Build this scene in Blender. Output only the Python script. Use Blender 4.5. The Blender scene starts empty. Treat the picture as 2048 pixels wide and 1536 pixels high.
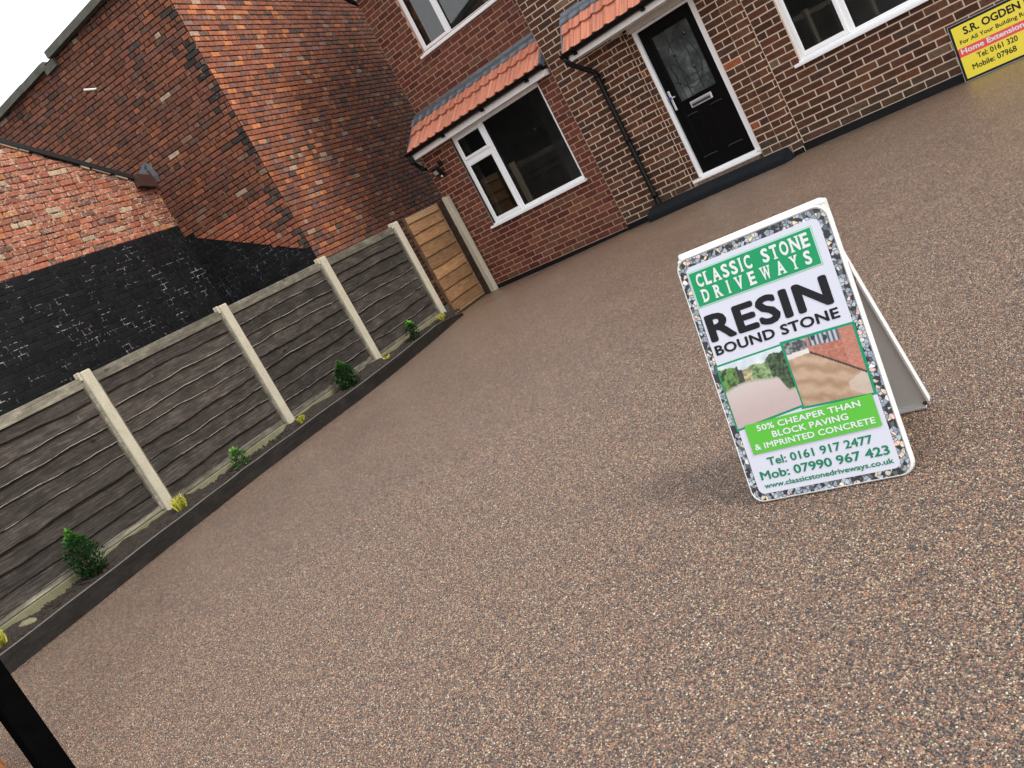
import bpy, bmesh, math, random
from mathutils import Vector, Matrix, Euler

rad = math.radians
PI = math.pi
scene = bpy.context.scene
COL = scene.collection
RN = random.Random(7)

# ------------------------------------------------------------------ camera
CAM_R = Matrix(((0.65939303, 0.20390300, 0.72361896), (0.58876222, 0.45848179, -0.66569775), (-0.46750388, 0.86499596, 0.18226931)))
CAM_C = Vector((0.0, 0.0, 1.226))
FPX = 1834.415
cam_d = bpy.data.cameras.new("camera")
cam_d.sensor_width = 36.0
cam_d.lens = FPX / 2048 * 36
cam_d.clip_start = 0.05
cam_d.clip_end = 500
cam = bpy.data.objects.new("camera", cam_d)
COL.objects.link(cam)
cam.matrix_world = Matrix.Translation(CAM_C) @ CAM_R.to_4x4()
scene.camera = cam


def project(p):
    q = CAM_R.transposed() @ (Vector(p) - CAM_C)
    if q.z > -0.05:
        return (-9999.0, -9999.0, 1e9)
    return (1024 + FPX * q.x / -q.z, 768 - FPX * q.y / -q.z, -q.z)


# ------------------------------------------------------------------ sky, sun, exposure
SUN_EL, SUN_AZ = 44.0, 90.0          # azimuth: degrees from +Y towards +X
w = bpy.data.worlds.new("World")
scene.world = w
w.use_nodes = True
nt = w.node_tree
nt.nodes.clear()
sky = nt.nodes.new("ShaderNodeTexSky")
sky.sky_type = 'NISHITA'
sky.sun_disc = False
sky.sun_elevation = rad(SUN_EL)
sky.sun_rotation = rad(SUN_AZ)
tc = nt.nodes.new("ShaderNodeTexCoord")
mp = nt.nodes.new("ShaderNodeMapping")
mp.inputs['Scale'].default_value = (1.0, 1.0, 2.2)
ns = nt.nodes.new("ShaderNodeTexNoise")
ns.inputs['Scale'].default_value = 2.6
ns.inputs['Detail'].default_value = 6
cr = nt.nodes.new("ShaderNodeValToRGB")
cr.color_ramp.elements[0].position = 0.36
cr.color_ramp.elements[0].color = (0.70, 0.72, 0.75, 1)
cr.color_ramp.elements[1].position = 0.56
cr.color_ramp.elements[1].color = (1.0, 1.0, 1.0, 1)
mul = nt.nodes.new("ShaderNodeMix")
mul.data_type = 'RGBA'
mul.blend_type = 'MULTIPLY'
mul.inputs[0].default_value = 1.0
mul.inputs[7].default_value = (12.0, 12.0, 12.2, 1)
mx = nt.nodes.new("ShaderNodeMix")
mx.data_type = 'RGBA'
mx.inputs[0].default_value = 0.90
bg = nt.nodes.new("ShaderNodeBackground")
bg.inputs['Strength'].default_value = 0.085
ow = nt.nodes.new("ShaderNodeOutputWorld")
L = nt.links.new
L(tc.outputs['Generated'], mp.inputs[0])
L(mp.outputs[0], ns.inputs['Vector'])
L(ns.outputs[0], cr.inputs[0])
L(cr.outputs[0], mul.inputs[6])
L(sky.outputs[0], mx.inputs[6])
L(mul.outputs[2], mx.inputs[7])
L(mx.outputs[2], bg.inputs['Color'])
L(bg.outputs[0], ow.inputs[0])

sd = bpy.data.lights.new("sun", 'SUN')
sd.energy = 1.5
sd.angle = rad(18)
sd.color = (1.0, 0.95, 0.88)
sun = bpy.data.objects.new("sun", sd)
COL.objects.link(sun)
az, el = rad(SUN_AZ), rad(SUN_EL)
dirv = Vector((math.sin(az) * math.cos(el), math.cos(az) * math.cos(el), math.sin(el)))
sun.rotation_euler = dirv.to_track_quat('Z', 'Y').to_euler()
sun.location = (5, -5, 20)

scene.view_settings.view_transform = 'Standard'
scene.view_settings.look = 'None'
scene.view_settings.exposure = 0.92
scene.view_settings.gamma = 1.0
scene.view_settings.use_curve_mapping = False
scene.cycles.max_bounces = 6
scene.cycles.transparent_max_bounces = 8
scene.cycles.use_denoising = True


# ------------------------------------------------------------------ materials
class NB:
    def __init__(self, name):
        self.m = bpy.data.materials.new(name)
        self.m.use_nodes = True
        self.nt = self.m.node_tree
        self.b = self.nt.nodes['Principled BSDF']
        self.out = self.nt.nodes['Material Output']

    def n(self, t, **kw):
        x = self.nt.nodes.new(t)
        for k, v in kw.items():
            setattr(x, k, v)
        return x

    def l(self, a, b):
        self.nt.links.new(a, b)

    def pos(self, scale=(1, 1, 1), rot=(0, 0, 0), obj=False):
        if obj:
            g = self.n("ShaderNodeTexCoord").outputs['Object']
        else:
            g = self.n("ShaderNodeNewGeometry").outputs['Position']
        m = self.n("ShaderNodeMapping")
        m.inputs['Scale'].default_value = scale
        m.inputs['Rotation'].default_value = rot
        self.l(g, m.inputs[0])
        return m.outputs[0]

    def noise(self, vec, scale, detail=3, rough=.5):
        x = self.n("ShaderNodeTexNoise")
        x.inputs['Scale'].default_value = scale
        x.inputs['Detail'].default_value = detail
        x.inputs['Roughness'].default_value = rough
        self.l(vec, x.inputs['Vector'])
        return x.outputs[0]

    def ramp(self, fac, stops, interp='LINEAR'):
        r = self.n("ShaderNodeValToRGB")
        r.color_ramp.interpolation = interp
        e = r.color_ramp.elements
        while len(e) < len(stops):
            e.new(0.5)
        for i, (p, c) in enumerate(stops):
            e[i].position = p
            e[i].color = (c[0], c[1], c[2], 1) if not isinstance(c, (int, float)) else (c, c, c, 1)
        self.l(fac, r.inputs[0])
        return r.outputs[0]

    def mix(self, fac, a, b, mode='MIX'):
        x = self.n("ShaderNodeMix", data_type='RGBA', blend_type=mode)
        for s, v in ((0, fac), (6, a), (7, b)):
            if isinstance(v, (int, float)):
                x.inputs[s].default_value = v if s == 0 else (v, v, v, 1)
            elif isinstance(v, (tuple, list)):
                x.inputs[s].default_value = (v[0], v[1], v[2], 1)
            else:
                self.l(v, x.inputs[s])
        return x.outputs[2]

    def math(self, op, a, b=None):
        x = self.n("ShaderNodeMath", operation=op)
        for s, v in ((0, a), (1, b)):
            if v is None:
                continue
            if isinstance(v, (int, float)):
                x.inputs[s].default_value = v
            else:
                self.l(v, x.inputs[s])
        return x.outputs[0]

    def bump(self, h, strength=.3, dist=.01):
        x = self.n("ShaderNodeBump")
        x.inputs['Strength'].default_value = strength
        x.inputs['Distance'].default_value = dist
        self.l(h, x.inputs['Height'])
        self.l(x.outputs[0], self.b.inputs['Normal'])

    def col(self, c):
        if isinstance(c, (tuple, list)):
            self.b.inputs['Base Color'].default_value = (c[0], c[1], c[2], 1)
        else:
            self.l(c, self.b.inputs['Base Color'])

    def rough(self, r):
        if isinstance(r, (int, float)):
            self.b.inputs['Roughness'].default_value = r
        else:
            self.l(r, self.b.inputs['Roughness'])


def plain(name, c, rough=.5, metal=0.0, spec=.5, nscale=None, namp=.12, bump=0):
    b = NB(name)
    if nscale:
        v = b.pos()
        n = b.noise(v, nscale, 4, .6)
        b.col(b.mix(n, tuple(x * (1 - namp * 2) for x in c), tuple(min(1, x * (1 + namp)) for x in c)))
        if bump:
            b.bump(n, bump, .004)
    else:
        b.col(c)
    b.rough(rough)
    b.b.inputs['Metallic'].default_value = metal
    b.b.inputs['Specular IOR Level'].default_value = .15 if name.startswith('printed') else spec
    return b.m


def brick_mat(name, source, bloom=0.0, fleck=False, dirt=.35, rough=.85):
    """source 'attr' reads the joined mesh's colour attribute, 'obj' the object's colour"""
    b = NB(name)
    if source == 'attr':
        a = b.n("ShaderNodeAttribute", attribute_name="tint")
        base = a.outputs['Color']
    else:
        base = b.n("ShaderNodeObjectInfo").outputs['Color']
    v = b.pos()
    fine = b.noise(v, 90, 5, .7)
    mid = b.noise(v, 17, 4, .6)
    c = b.mix(b.ramp(mid, [(.30, 1 - dirt), (.62, 1.12)]), (0, 0, 0), base, 'MIX')
    x = b.mix(1.0, base, b.ramp(mid, [(.28, 1 - dirt), (.66, 1.15)]), 'MULTIPLY')
    x = b.mix(1.0, x, b.ramp(fine, [(.30, .70), (.70, 1.22)]), 'MULTIPLY')
    if bloom > 0:
        bl = b.noise(v, 6.5, 5, .75)
        bl2 = b.noise(v, 34, 3, .6)
        f = b.math('MULTIPLY', b.ramp(bl, [(.58 - .12 * bloom, 0), (.68, 1)]), b.ramp(bl2, [(.50, 0), (.58, 1)]))
        f = b.math('MULTIPLY', f, bloom)
        x = b.mix(f, x, (.62, .50, .36))
    if fleck:
        fl = b.noise(v, 60, 5, .75)
        x = b.mix(b.ramp(fl, [(.76, 0), (.79, .4)]), x, (.42, .40, .36))
    b.col(x)
    b.rough(rough)
    b.b.inputs['Specular IOR Level'].default_value = .25
    b.bump(b.math('ADD', fine, b.math('MULTIPLY', mid, .8)), .55, .004)
    return b.m


def mortar_mat(name, c, c2=None, scale=30, lo=.4, hi=.6, bump=.6, dash=False):
    b = NB(name)
    v = b.pos()
    n = b.noise(v, scale, 6, .7)
    g = b.noise(v, 300, 3, .6)
    fac = b.ramp(n, [(lo, 0), (hi, 1)])
    if dash:
        fac = b.math('MULTIPLY', fac, b.ramp(b.noise(v, 34, 3, .6), [(.47, 0), (.53, 1)]))
    x = b.mix(fac, c, c2 if c2 else tuple(k * .7 for k in c))
    x = b.mix(1.0, x, b.ramp(g, [(.3, .75), (.7, 1.15)]), 'MULTIPLY')
    b.col(x)
    b.rough(.95)
    b.b.inputs['Specular IOR Level'].default_value = .15
    b.bump(g, bump, .003)
    return b.m


M = {}
M['red_o'] = brick_mat('red_brick_piece', 'obj', dirt=.22, rough=.7)
M['red_a'] = brick_mat('red_brick_field', 'attr', dirt=.22, rough=.7)
M['old_o'] = brick_mat('old_brick_piece', 'obj', bloom=.12)
M['old_a'] = brick_mat('old_brick_field', 'attr', bloom=.12)
M['nb_o'] = brick_mat('neighbour_brick_piece', 'obj', bloom=.25)
M['nb_a'] = brick_mat('neighbour_brick_field', 'attr', bloom=.25)
M['out_o'] = brick_mat('outhouse_brick_piece', 'obj', bloom=1.0)
M['out_a'] = brick_mat('outhouse_brick_field', 'attr', bloom=1.0)
M['tar_o'] = brick_mat('tarred_brick_piece', 'obj', fleck=True, rough=.6)
M['tar_a'] = brick_mat('tarred_brick_field', 'attr', fleck=True, rough=.55)
M['mortar_red'] = mortar_mat('pink_mortar', (.60, .39, .29), (.50, .31, .225))
M['mortar_old'] = mortar_mat('cream_mortar', (.72, .58, .44), (.60, .46, .34), lo=.3, hi=.7)
M['mortar_nb'] = mortar_mat('sooty_mortar', (.014, .010, .008), (.34, .25, .18), scale=9, lo=.585, hi=.65)
M['mortar_out'] = mortar_mat('lime_mortar', (.045, .030, .022), (.56, .43, .30), scale=8, lo=.50, hi=.585)
M['mortar_tar'] = mortar_mat('tarred_mortar', (.010, .010, .011), (.38, .37, .34), scale=3.2, lo=.52, hi=.60, dash=True)
M['mortar_tar_dull'] = mortar_mat('dull_tarred_mortar', (.008, .008, .010), (.13, .14, .16), scale=3.2, lo=.50, hi=.60, dash=True)
M['upvc'] = plain('white_upvc', (.90, .91, .91), .32, nscale=3, namp=.03)
M['upvc_shade'] = plain('white_painted_board', (.86, .84, .81), .45, nscale=5, namp=.04)
M['seal'] = plain('black_rubber_seal', (.012, .012, .013), .6)
M['gutter'] = plain('black_gutter_plastic', (.004, .004, .0045), .38, spec=.22)
M['tarpaint'] = plain('black_plinth_paint', (.006, .0065, .008), .5, spec=.25, nscale=25, namp=.3, bump=.5)
M['step'] = plain('charcoal_step_paint', (.008, .011, .014), .7, spec=.2, nscale=12, namp=.25, bump=.3)
M['doorblack'] = plain('black_door_skin', (.0015, .0015, .0018), .42, spec=.14)
M['chrome'] = plain('polished_chrome', (.80, .81, .82), .30, .55)
M['bluetape'] = plain('blue_film', (.02, .05, .45), .5)
M['room'] = plain('dark_room', (.42, .40, .38), .9, nscale=1.5, namp=.4)
M['plaster'] = plain('grey_plaster_reveal', (.85, .85, .83), .9, nscale=6, namp=.05)
M['leadstrip'] = plain('black_lead_strip', (.012, .012, .012), .5)
M['white_metal'] = plain('white_enamelled_steel', (.76, .77, .755), .35, nscale=8, namp=.04)
M['grey_metal'] = plain('grey_steel_inner_face', (.66, .65, .62), .45, nscale=4, namp=.08)
M['rust'] = plain('tarnished_hinge', (.16, .13, .08), .5, .7)
M['print_white'] = plain('printed_white_vinyl', (.60, .615, .70), .35)
M['print_green'] = plain('printed_green', (.015, .28, .11), .4)
M['print_green_line'] = plain('printed_pale_green_line', (.22, .60, .38), .4)
M['print_dkgreen'] = plain('printed_dark_green', (.006, .19, .09), .4)
M['print_frame'] = plain('printed_photo_border_green', (.012, .26, .13), .4)
M['print_lime'] = plain('printed_lime', (.105, .46, .05), .4)
M['print_black'] = plain('printed_black', (.012, .012, .016), .4)
M['print_text_white'] = plain('printed_white_lettering', (.66, .70, .69), .4)
M['yellow'] = plain('yellow_sign_face', (.78, .64, .03), .35, nscale=5, namp=.03)
M['signred'] = plain('red_sign_band', (.74, .055, .055), .35)
M['glass_light'] = plain('frosted_lamp_lens', (.40, .41, .39), .2)
M['lead'] = plain('lead_flashing', (.15, .17, .195), .42, .35, nscale=9, namp=.35, bump=.25)
M['brownfascia'] = plain('brown_fascia', (.055, .026, .020), .5, nscale=8, namp=.2)
M['copestone'] = plain('lichened_coping', (.10, .10, .08), .9, nscale=10, namp=.35, bump=.6)
M['blackpost'] = plain('black_painted_steel', (.0028, .0030, .0030), .9, spec=.0, nscale=14, namp=.3, bump=.2)


def glass_mat(name, tint, refl=1.0, rough=.02, alpha=.25):
    b = NB(name)
    nt = b.nt
    nt.nodes.remove(b.b)
    tr = nt.nodes.new("ShaderNodeBsdfTransparent")
    tr.inputs[0].default_value = (*tint, 1)
    gl = nt.nodes.new("ShaderNodeBsdfGlossy")
    gl.inputs['Roughness'].default_value = rough
    gl.inputs[0].default_value = (refl, refl, refl, 1)
    fr = nt.nodes.new("ShaderNodeFresnel")
    fr.inputs['IOR'].default_value = 1.72
    mx = nt.nodes.new("ShaderNodeMixShader")
    nt.links.new(fr.outputs[0], mx.inputs[0])
    nt.links.new(tr.outputs[0], mx.inputs[1])
    nt.links.new(gl.outputs[0], mx.inputs[2])
    nt.links.new(mx.outputs[0], b.out.inputs[0])
    return b.m


M['glass'] = glass_mat('window_glass', (.78, .80, .80))


def frosted():
    b = NB('frosted_door_glass')
    v = b.pos((1, 1, 1))
    n = b.noise(v, 5, 3, .6)
    b.col(b.ramp(n, [(.35, (.028, .036, .036)), (.55, (.055, .066, .064)), (.68, (.13, .145, .14))]))
    b.rough(.25)
    b.bump(b.noise(v, 120, 2), .25, .002)
    return b.m


M['doorglass'] = frosted()


def concrete(name, c1, c2):
    b = NB(name)
    v = b.pos()
    n = b.noise(v, 7, 5, .6)
    g = b.noise(v, 140, 4, .7)
    x = b.mix(n, c1, c2)
    x = b.mix(1.0, x, b.ramp(g, [(.32, .62), (.5, 1.0), (.72, 1.15)]), 'MULTIPLY')
    b.col(x)
    b.rough(.92)
    b.bump(g, .6, .004)
    return b.m


M['concrete'] = concrete('aggregate_concrete', (.36, .325, .24), (.58, .53, .41))
M['gravelboard'] = concrete('mossy_concrete', (.10, .098, .045), (.27, .25, .155))


def wood(name, dark, mid, pale, rotz, rough=.85, contrast=1.0, sat=None):
    """grain runs along the fence (rotz turns world X onto the board's length)"""
    b = NB(name)
    g0 = b.n("ShaderNodeNewGeometry").outputs['Position']
    r = b.n("ShaderNodeVectorRotate", rotation_type='Z_AXIS')
    r.inputs['Angle'].default_value = rotz
    b.l(g0, r.inputs['Vector'])
    oi = b.n("ShaderNodeObjectInfo")
    off = b.n("ShaderNodeVectorMath", operation='ADD')
    sc = b.n("ShaderNodeVectorMath", operation='SCALE')
    cmb = b.n("ShaderNodeCombineXYZ")
    b.l(oi.outputs['Random'], cmb.inputs[0])
    b.l(oi.outputs['Random'], cmb.inputs[1])
    b.l(cmb.outputs[0], sc.inputs[0])
    sc.inputs['Scale'].default_value = 17.0
    b.l(r.outputs[0], off.inputs[0])
    b.l(sc.outputs[0], off.inputs[1])
    m1 = b.n("ShaderNodeMapping")
    m1.inputs['Scale'].default_value = (2.6, 60, 60)
    b.l(off.outputs[0], m1.inputs[0])
    grain = b.noise(m1.outputs[0], 1.7, 8, .72)
    m2 = b.n("ShaderNodeMapping")
    m2.inputs['Scale'].default_value = (1.0, 1.9, 1.9)
    b.l(off.outputs[0], m2.inputs[0])
    blot = b.noise(m2.outputs[0], 4.6, 7, .72)
    vor = b.n("ShaderNodeTexVoronoi")
    vor.inputs['Scale'].default_value = 2.1
    b.l(m2.outputs[0], vor.inputs['Vector'])
    x = b.ramp(grain, [(.28, dark), (.52, mid), (.74, pale)])
    x = b.mix(1.0, x, b.ramp(blot, [(.30, 1 - .45 * contrast), (.50, .95), (.70, 1 + .65 * contrast)]), 'MULTIPLY')
    m3 = b.n("ShaderNodeMapping")
    m3.inputs['Scale'].default_value = (4.5, 3.0, 3.0)
    b.l(off.outputs[0], m3.inputs[0])
    scr = b.noise(m3.outputs[0], 3.0, 5, .8)
    x = b.mix(b.ramp(scr, [(.64, 0), (.72, .55 * contrast)]), x, tuple(min(1, k * 1.5) for k in pale))
    x = b.mix(b.ramp(vor.outputs['Distance'], [(.05, .85), (.10, 0)]), x, tuple(k * .45 for k in dark))
    x = b.mix(1.0, x, b.math('ADD', b.math('MULTIPLY', oi.outputs['Random'], .60), .70), 'MULTIPLY')
    b.col(x)
    b.rough(rough)
    b.b.inputs['Specular IOR Level'].default_value = .3
    b.bump(grain, .7, .004)
    return b.m


FA = -0.2968        # fence angle
M['fencewood'] = wood('weathered_grey_larch', (.011, .009, .0078), (.042, .034, .028), (.115, .098, .084), -(PI / 2 - FA))
M['fencerail'] = wood('pale_silvered_rail', (.09, .082, .062), (.17, .155, .12), (.30, .27, .21), -(PI / 2 - FA))
def waney_mat():
    b = NB('pale_waney_edge')  # pale, uneven tone along the lower edges of the boards
    v = b.pos()
    n = b.noise(v, 2.2, 5, .7)
    b.col(b.ramp(n, [(.40, (.05, .042, .036)), (.47, (.22, .195, .165)), (.56, (.52, .48, .42))]))
    b.rough(.9)
    return b.m


M['waney'] = waney_mat()
M['newwood'] = wood('golden_treated_pine', (.10, .050, .022), (.28, .150, .070), (.48, .29, .15), -(PI / 2 + .255), contrast=.35)
M['newrail'] = wood('fresh_pine_rail', (.28, .165, .09), (.50, .31, .17), (.62, .42, .25), -(PI / 2 + .255), contrast=.3)
M['darkpost'] = wood('dark_stained_post', (.018, .011, .007), (.045, .028, .018), (.085, .055, .035), 0)
M['batten'] = wood('brown_batten', (.05, .03, .015), (.12, .07, .035), (.20, .12, .06), 0)
M['kerb'] = wood('dark_edging_board', (.006, .0052, .0045), (.0125, .0108, .0095), (.024, .021, .0185), -(PI / 2 - FA), .55)


def soil_mat():
    b = NB('dark_topsoil')
    v = b.pos()
    n = b.noise(v, 26, 6, .75)
    b.col(b.ramp(n, [(.32, (.009, .0055, .0035)), (.55, (.026, .017, .011)), (.74, (.075, .052, .036))]))
    b.rough(.95)
    b.bump(n, .9, .02)
    return b.m


M['soil'] = soil_mat()


PAL = [(0.00, (.010, .009, .010)), (.14, (.034, .030, .031)), (.24, (.084, .052, .038)), (.36, (.152, .076, .046)),
       (.50, (.205, .112, .071)), (.61, (.128, .098, .080)), (.69, (.270, .162, .095)), (.78, (.33, .148, .074)),
       (.86, (.375, .258, .138)), (.93, (.45, .36, .23)), (.98, (.54, .50, .41))]
PAL = [(p_, tuple(k_ * .86 for k_ in c_)) for p_, c_ in PAL]


def pebble_mat():
    b = NB('loose_set_stone')
    oi = b.n("ShaderNodeObjectInfo")
    g = b.n("ShaderNodeNewGeometry").outputs['Position']
    x = b.ramp(oi.outputs['Random'], PAL, 'CONSTANT')
    f = b.math('FRACT', b.math('MULTIPLY', oi.outputs['Random'], 371.3))
    x = b.mix(1.0, x, b.ramp(f, [(0, .66), (1, 1.2)]), 'MULTIPLY')
    x = b.mix(1.0, x, b.ramp(b.noise(g, 420, 3), [(.3, .8), (.7, 1.2)]), 'MULTIPLY')
    b.col(x)
    b.rough(.42)
    b.b.inputs['Coat Weight'].default_value = .55
    b.b.inputs['Coat Roughness'].default_value = .30
    b.b.inputs['Specular IOR Level'].default_value = .5
    return b.m


def resin_mat():
    b = NB('resin_bound_stone')
    g = b.n("ShaderNodeNewGeometry").outputs['Position']
    v1 = b.n("ShaderNodeTexVoronoi")
    v1.inputs['Scale'].default_value = 175
    v1.inputs['Randomness'].default_value = 1.0
    b.l(g, v1.inputs['Vector'])
    sep = b.n("ShaderNodeSeparateColor")
    b.l(v1.outputs['Color'], sep.inputs[0])
    pal = b.ramp(sep.outputs[0], PAL, 'CONSTANT')
    # every stone a little different again
    pal = b.mix(1.0, pal, b.ramp(sep.outputs[1], [(0, .72), (1, 1.28)]), 'MULTIPLY')
    big = b.noise(g, 5.5, 4, .65)
    blot = b.noise(g, 24, 4, .6)
    x = b.mix(1.0, pal, b.ramp(blot, [(.3, .74), (.7, 1.24)]), 'MULTIPLY')
    x = b.mix(1.0, x, b.ramp(big, [(.3, .90), (.7, 1.10)]), 'MULTIPLY')
    x = b.mix(1.0, x, b.ramp(b.noise(g, 1.1, 3, .5), [(.3, .92), (.7, 1.10)]), 'MULTIPLY')
    dist = v1.outputs['Distance']
    edge = b.ramp(dist, [(.45, 1.22), (.85, .75)])  # darkens the gaps: dark resin, plus shade of the voids put into the colour
    x = b.mix(1.0, x, edge, 'MULTIPLY')
    b.col(x)
    b.rough(b.ramp(sep.outputs[2], [(0, .30), (1, .55)]))
    b.b.inputs['Specular IOR Level'].default_value = .5
    b.b.inputs['Coat Weight'].default_value = 1.0
    b.b.inputs['Coat Roughness'].default_value = .48
    inv = b.math('SUBTRACT', 1.0, b.math('MULTIPLY', dist, dist))
    hgt = b.math('ADD', inv, b.math('MULTIPLY', sep.outputs[1], .55))
    b.bump(hgt, 1.0, .0042)
    return b.m


M['resin'] = resin_mat()


def tile_mat():
    b = NB('terracotta_tile')
    v = b.pos()
    m = b.n("ShaderNodeMapping")
    m.inputs['Scale'].default_value = (38, 1.2, 1.2)
    b.l(v, m.inputs[0])
    s = b.noise(m.outputs[0], 1.0, 3, .6)
    f = b.noise(v, 60, 4, .6)
    oi = b.n("ShaderNodeObjectInfo")
    x = b.ramp(s, [(.30, (.36, .12, .07)), (.50, (.56, .20, .12)), (.66, (.68, .29, .18))])
    x = b.mix(b.ramp(b.noise(m.outputs[0], .6, 2), [(.62, 0), (.74, .55)]), x, (.20, .15, .12))
    x = b.mix(1.0, x, b.ramp(f, [(.3, .85), (.7, 1.1)]), 'MULTIPLY')
    x = b.mix(1.0, x, b.math('ADD', b.math('MULTIPLY', oi.outputs['Random'], .18), .91), 'MULTIPLY')
    b.col(x)
    b.rough(.8)
    b.bump(f, .3, .003)
    return b.m


M['tile'] = tile_mat()


def stoneprint_mat():
    b = NB('printed_pebble_border')
    tcn = b.n("ShaderNodeTexCoord").outputs['Object']
    v1 = b.n("ShaderNodeTexVoronoi")
    v1.inputs['Scale'].default_value = 82
    b.l(tcn, v1.inputs['Vector'])
    sep = b.n("ShaderNodeSeparateColor")
    b.l(v1.outputs['Color'], sep.inputs[0])
    x = b.ramp(sep.outputs[0], [(0, (.015, .016, .02)), (.26, (.09, .10, .12)), (.36, (.28, .33, .38)), (.62, (.42, .48, .54)),
                                (.78, (.55, .50, .42)), (.87, (.74, .62, .44)), (.93, (.80, .52, .45)), (.965, (.75, .74, .72))], 'CONSTANT')
    v2 = b.n("ShaderNodeTexVoronoi", feature='DISTANCE_TO_EDGE')
    v2.inputs['Scale'].default_value = 82
    b.l(tcn, v2.inputs['Vector'])
    x = b.mix(b.ramp(v2.outputs['Distance'], [(.02, 1), (.09, 0)]), x, (.015, .016, .02))
    v3 = b.noise(tcn, 160, 3)
    x = b.mix(1.0, x, b.ramp(v3, [(.3, .6), (.7, 1.3)]), 'MULTIPLY')
    b.col(x)
    b.rough(.35)
    return b.m


M['stoneprint'] = stoneprint_mat()


def leaf_mat(name, c1, c2, c3):
    b = NB(name)
    oi = b.n("ShaderNodeAttribute", attribute_name="tint").outputs['Fac']
    b.col(b.ramp(oi, [(0, c1), (.5, c2), (1, c3)]))
    b.rough(.38)
    b.b.inputs['Subsurface Weight'].default_value = 0.0
    return b.m


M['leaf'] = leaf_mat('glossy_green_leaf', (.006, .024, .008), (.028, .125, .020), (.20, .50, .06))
M['leaf_pale'] = leaf_mat('fresh_green_leaf', (.03, .09, .02), (.09, .26, .04), (.30, .50, .10))
M['heather'] = leaf_mat('yellow_heather', (.20, .19, .02), (.52, .52, .04), (.78, .76, .10))
M['drystem'] = plain('dry_brown_stem', (.11, .075, .05), .9)
M['purple'] = leaf_mat('purple_sprig', (.05, .03, .04), (.11, .07, .09), (.20, .13, .15))
M['stem'] = plain('green_brown_stem', (.06, .05, .02), .8)
M['asphalt'] = plain('asphalt', (.05, .05, .05), .9, nscale=80, namp=.3, bump=.4)


# ------------------------------------------------------------------ object helpers
def link(o):
    COL.objects.link(o)
    return o


def tag(o, label=None, cat=None, group=None, kind=None):
    if label:
        o['label'] = label
    if cat:
        o['category'] = cat
    if group:
        o['group'] = group
    if kind:
        o['kind'] = kind
    return o


def empty(name, loc=(0, 0, 0), rz=0, **kw):
    o = bpy.data.objects.new(name, None)
    o.location = loc
    o.rotation_euler = (0, 0, rz)
    link(o)
    o.empty_display_size = .2
    tag(o, **kw)
    return o


def obj_from(name, me, mats, parent=None, mw=None):
    o = bpy.data.objects.new(name, me)
    link(o)
    if not isinstance(mats, (list, tuple)):
        mats = [mats]
    if not me.materials:
        for m in mats:
            me.materials.append(m)
    if mw is not None:
        o.matrix_world = mw
    if parent is not None:
        o.parent = parent
        o.matrix_parent_inverse = PMI(parent)
    return o


_PMI = {}


def WM(o):
    """world matrix without a depsgraph update"""
    m = o.matrix_basis.copy()
    if o.parent is not None:
        m = WM(o.parent) @ o.matrix_parent_inverse @ m
    return m


def PMI(o):
    k = o.name
    if k not in _PMI:
        _PMI[k] = WM(o).inverted()
    return _PMI[k]


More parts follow.
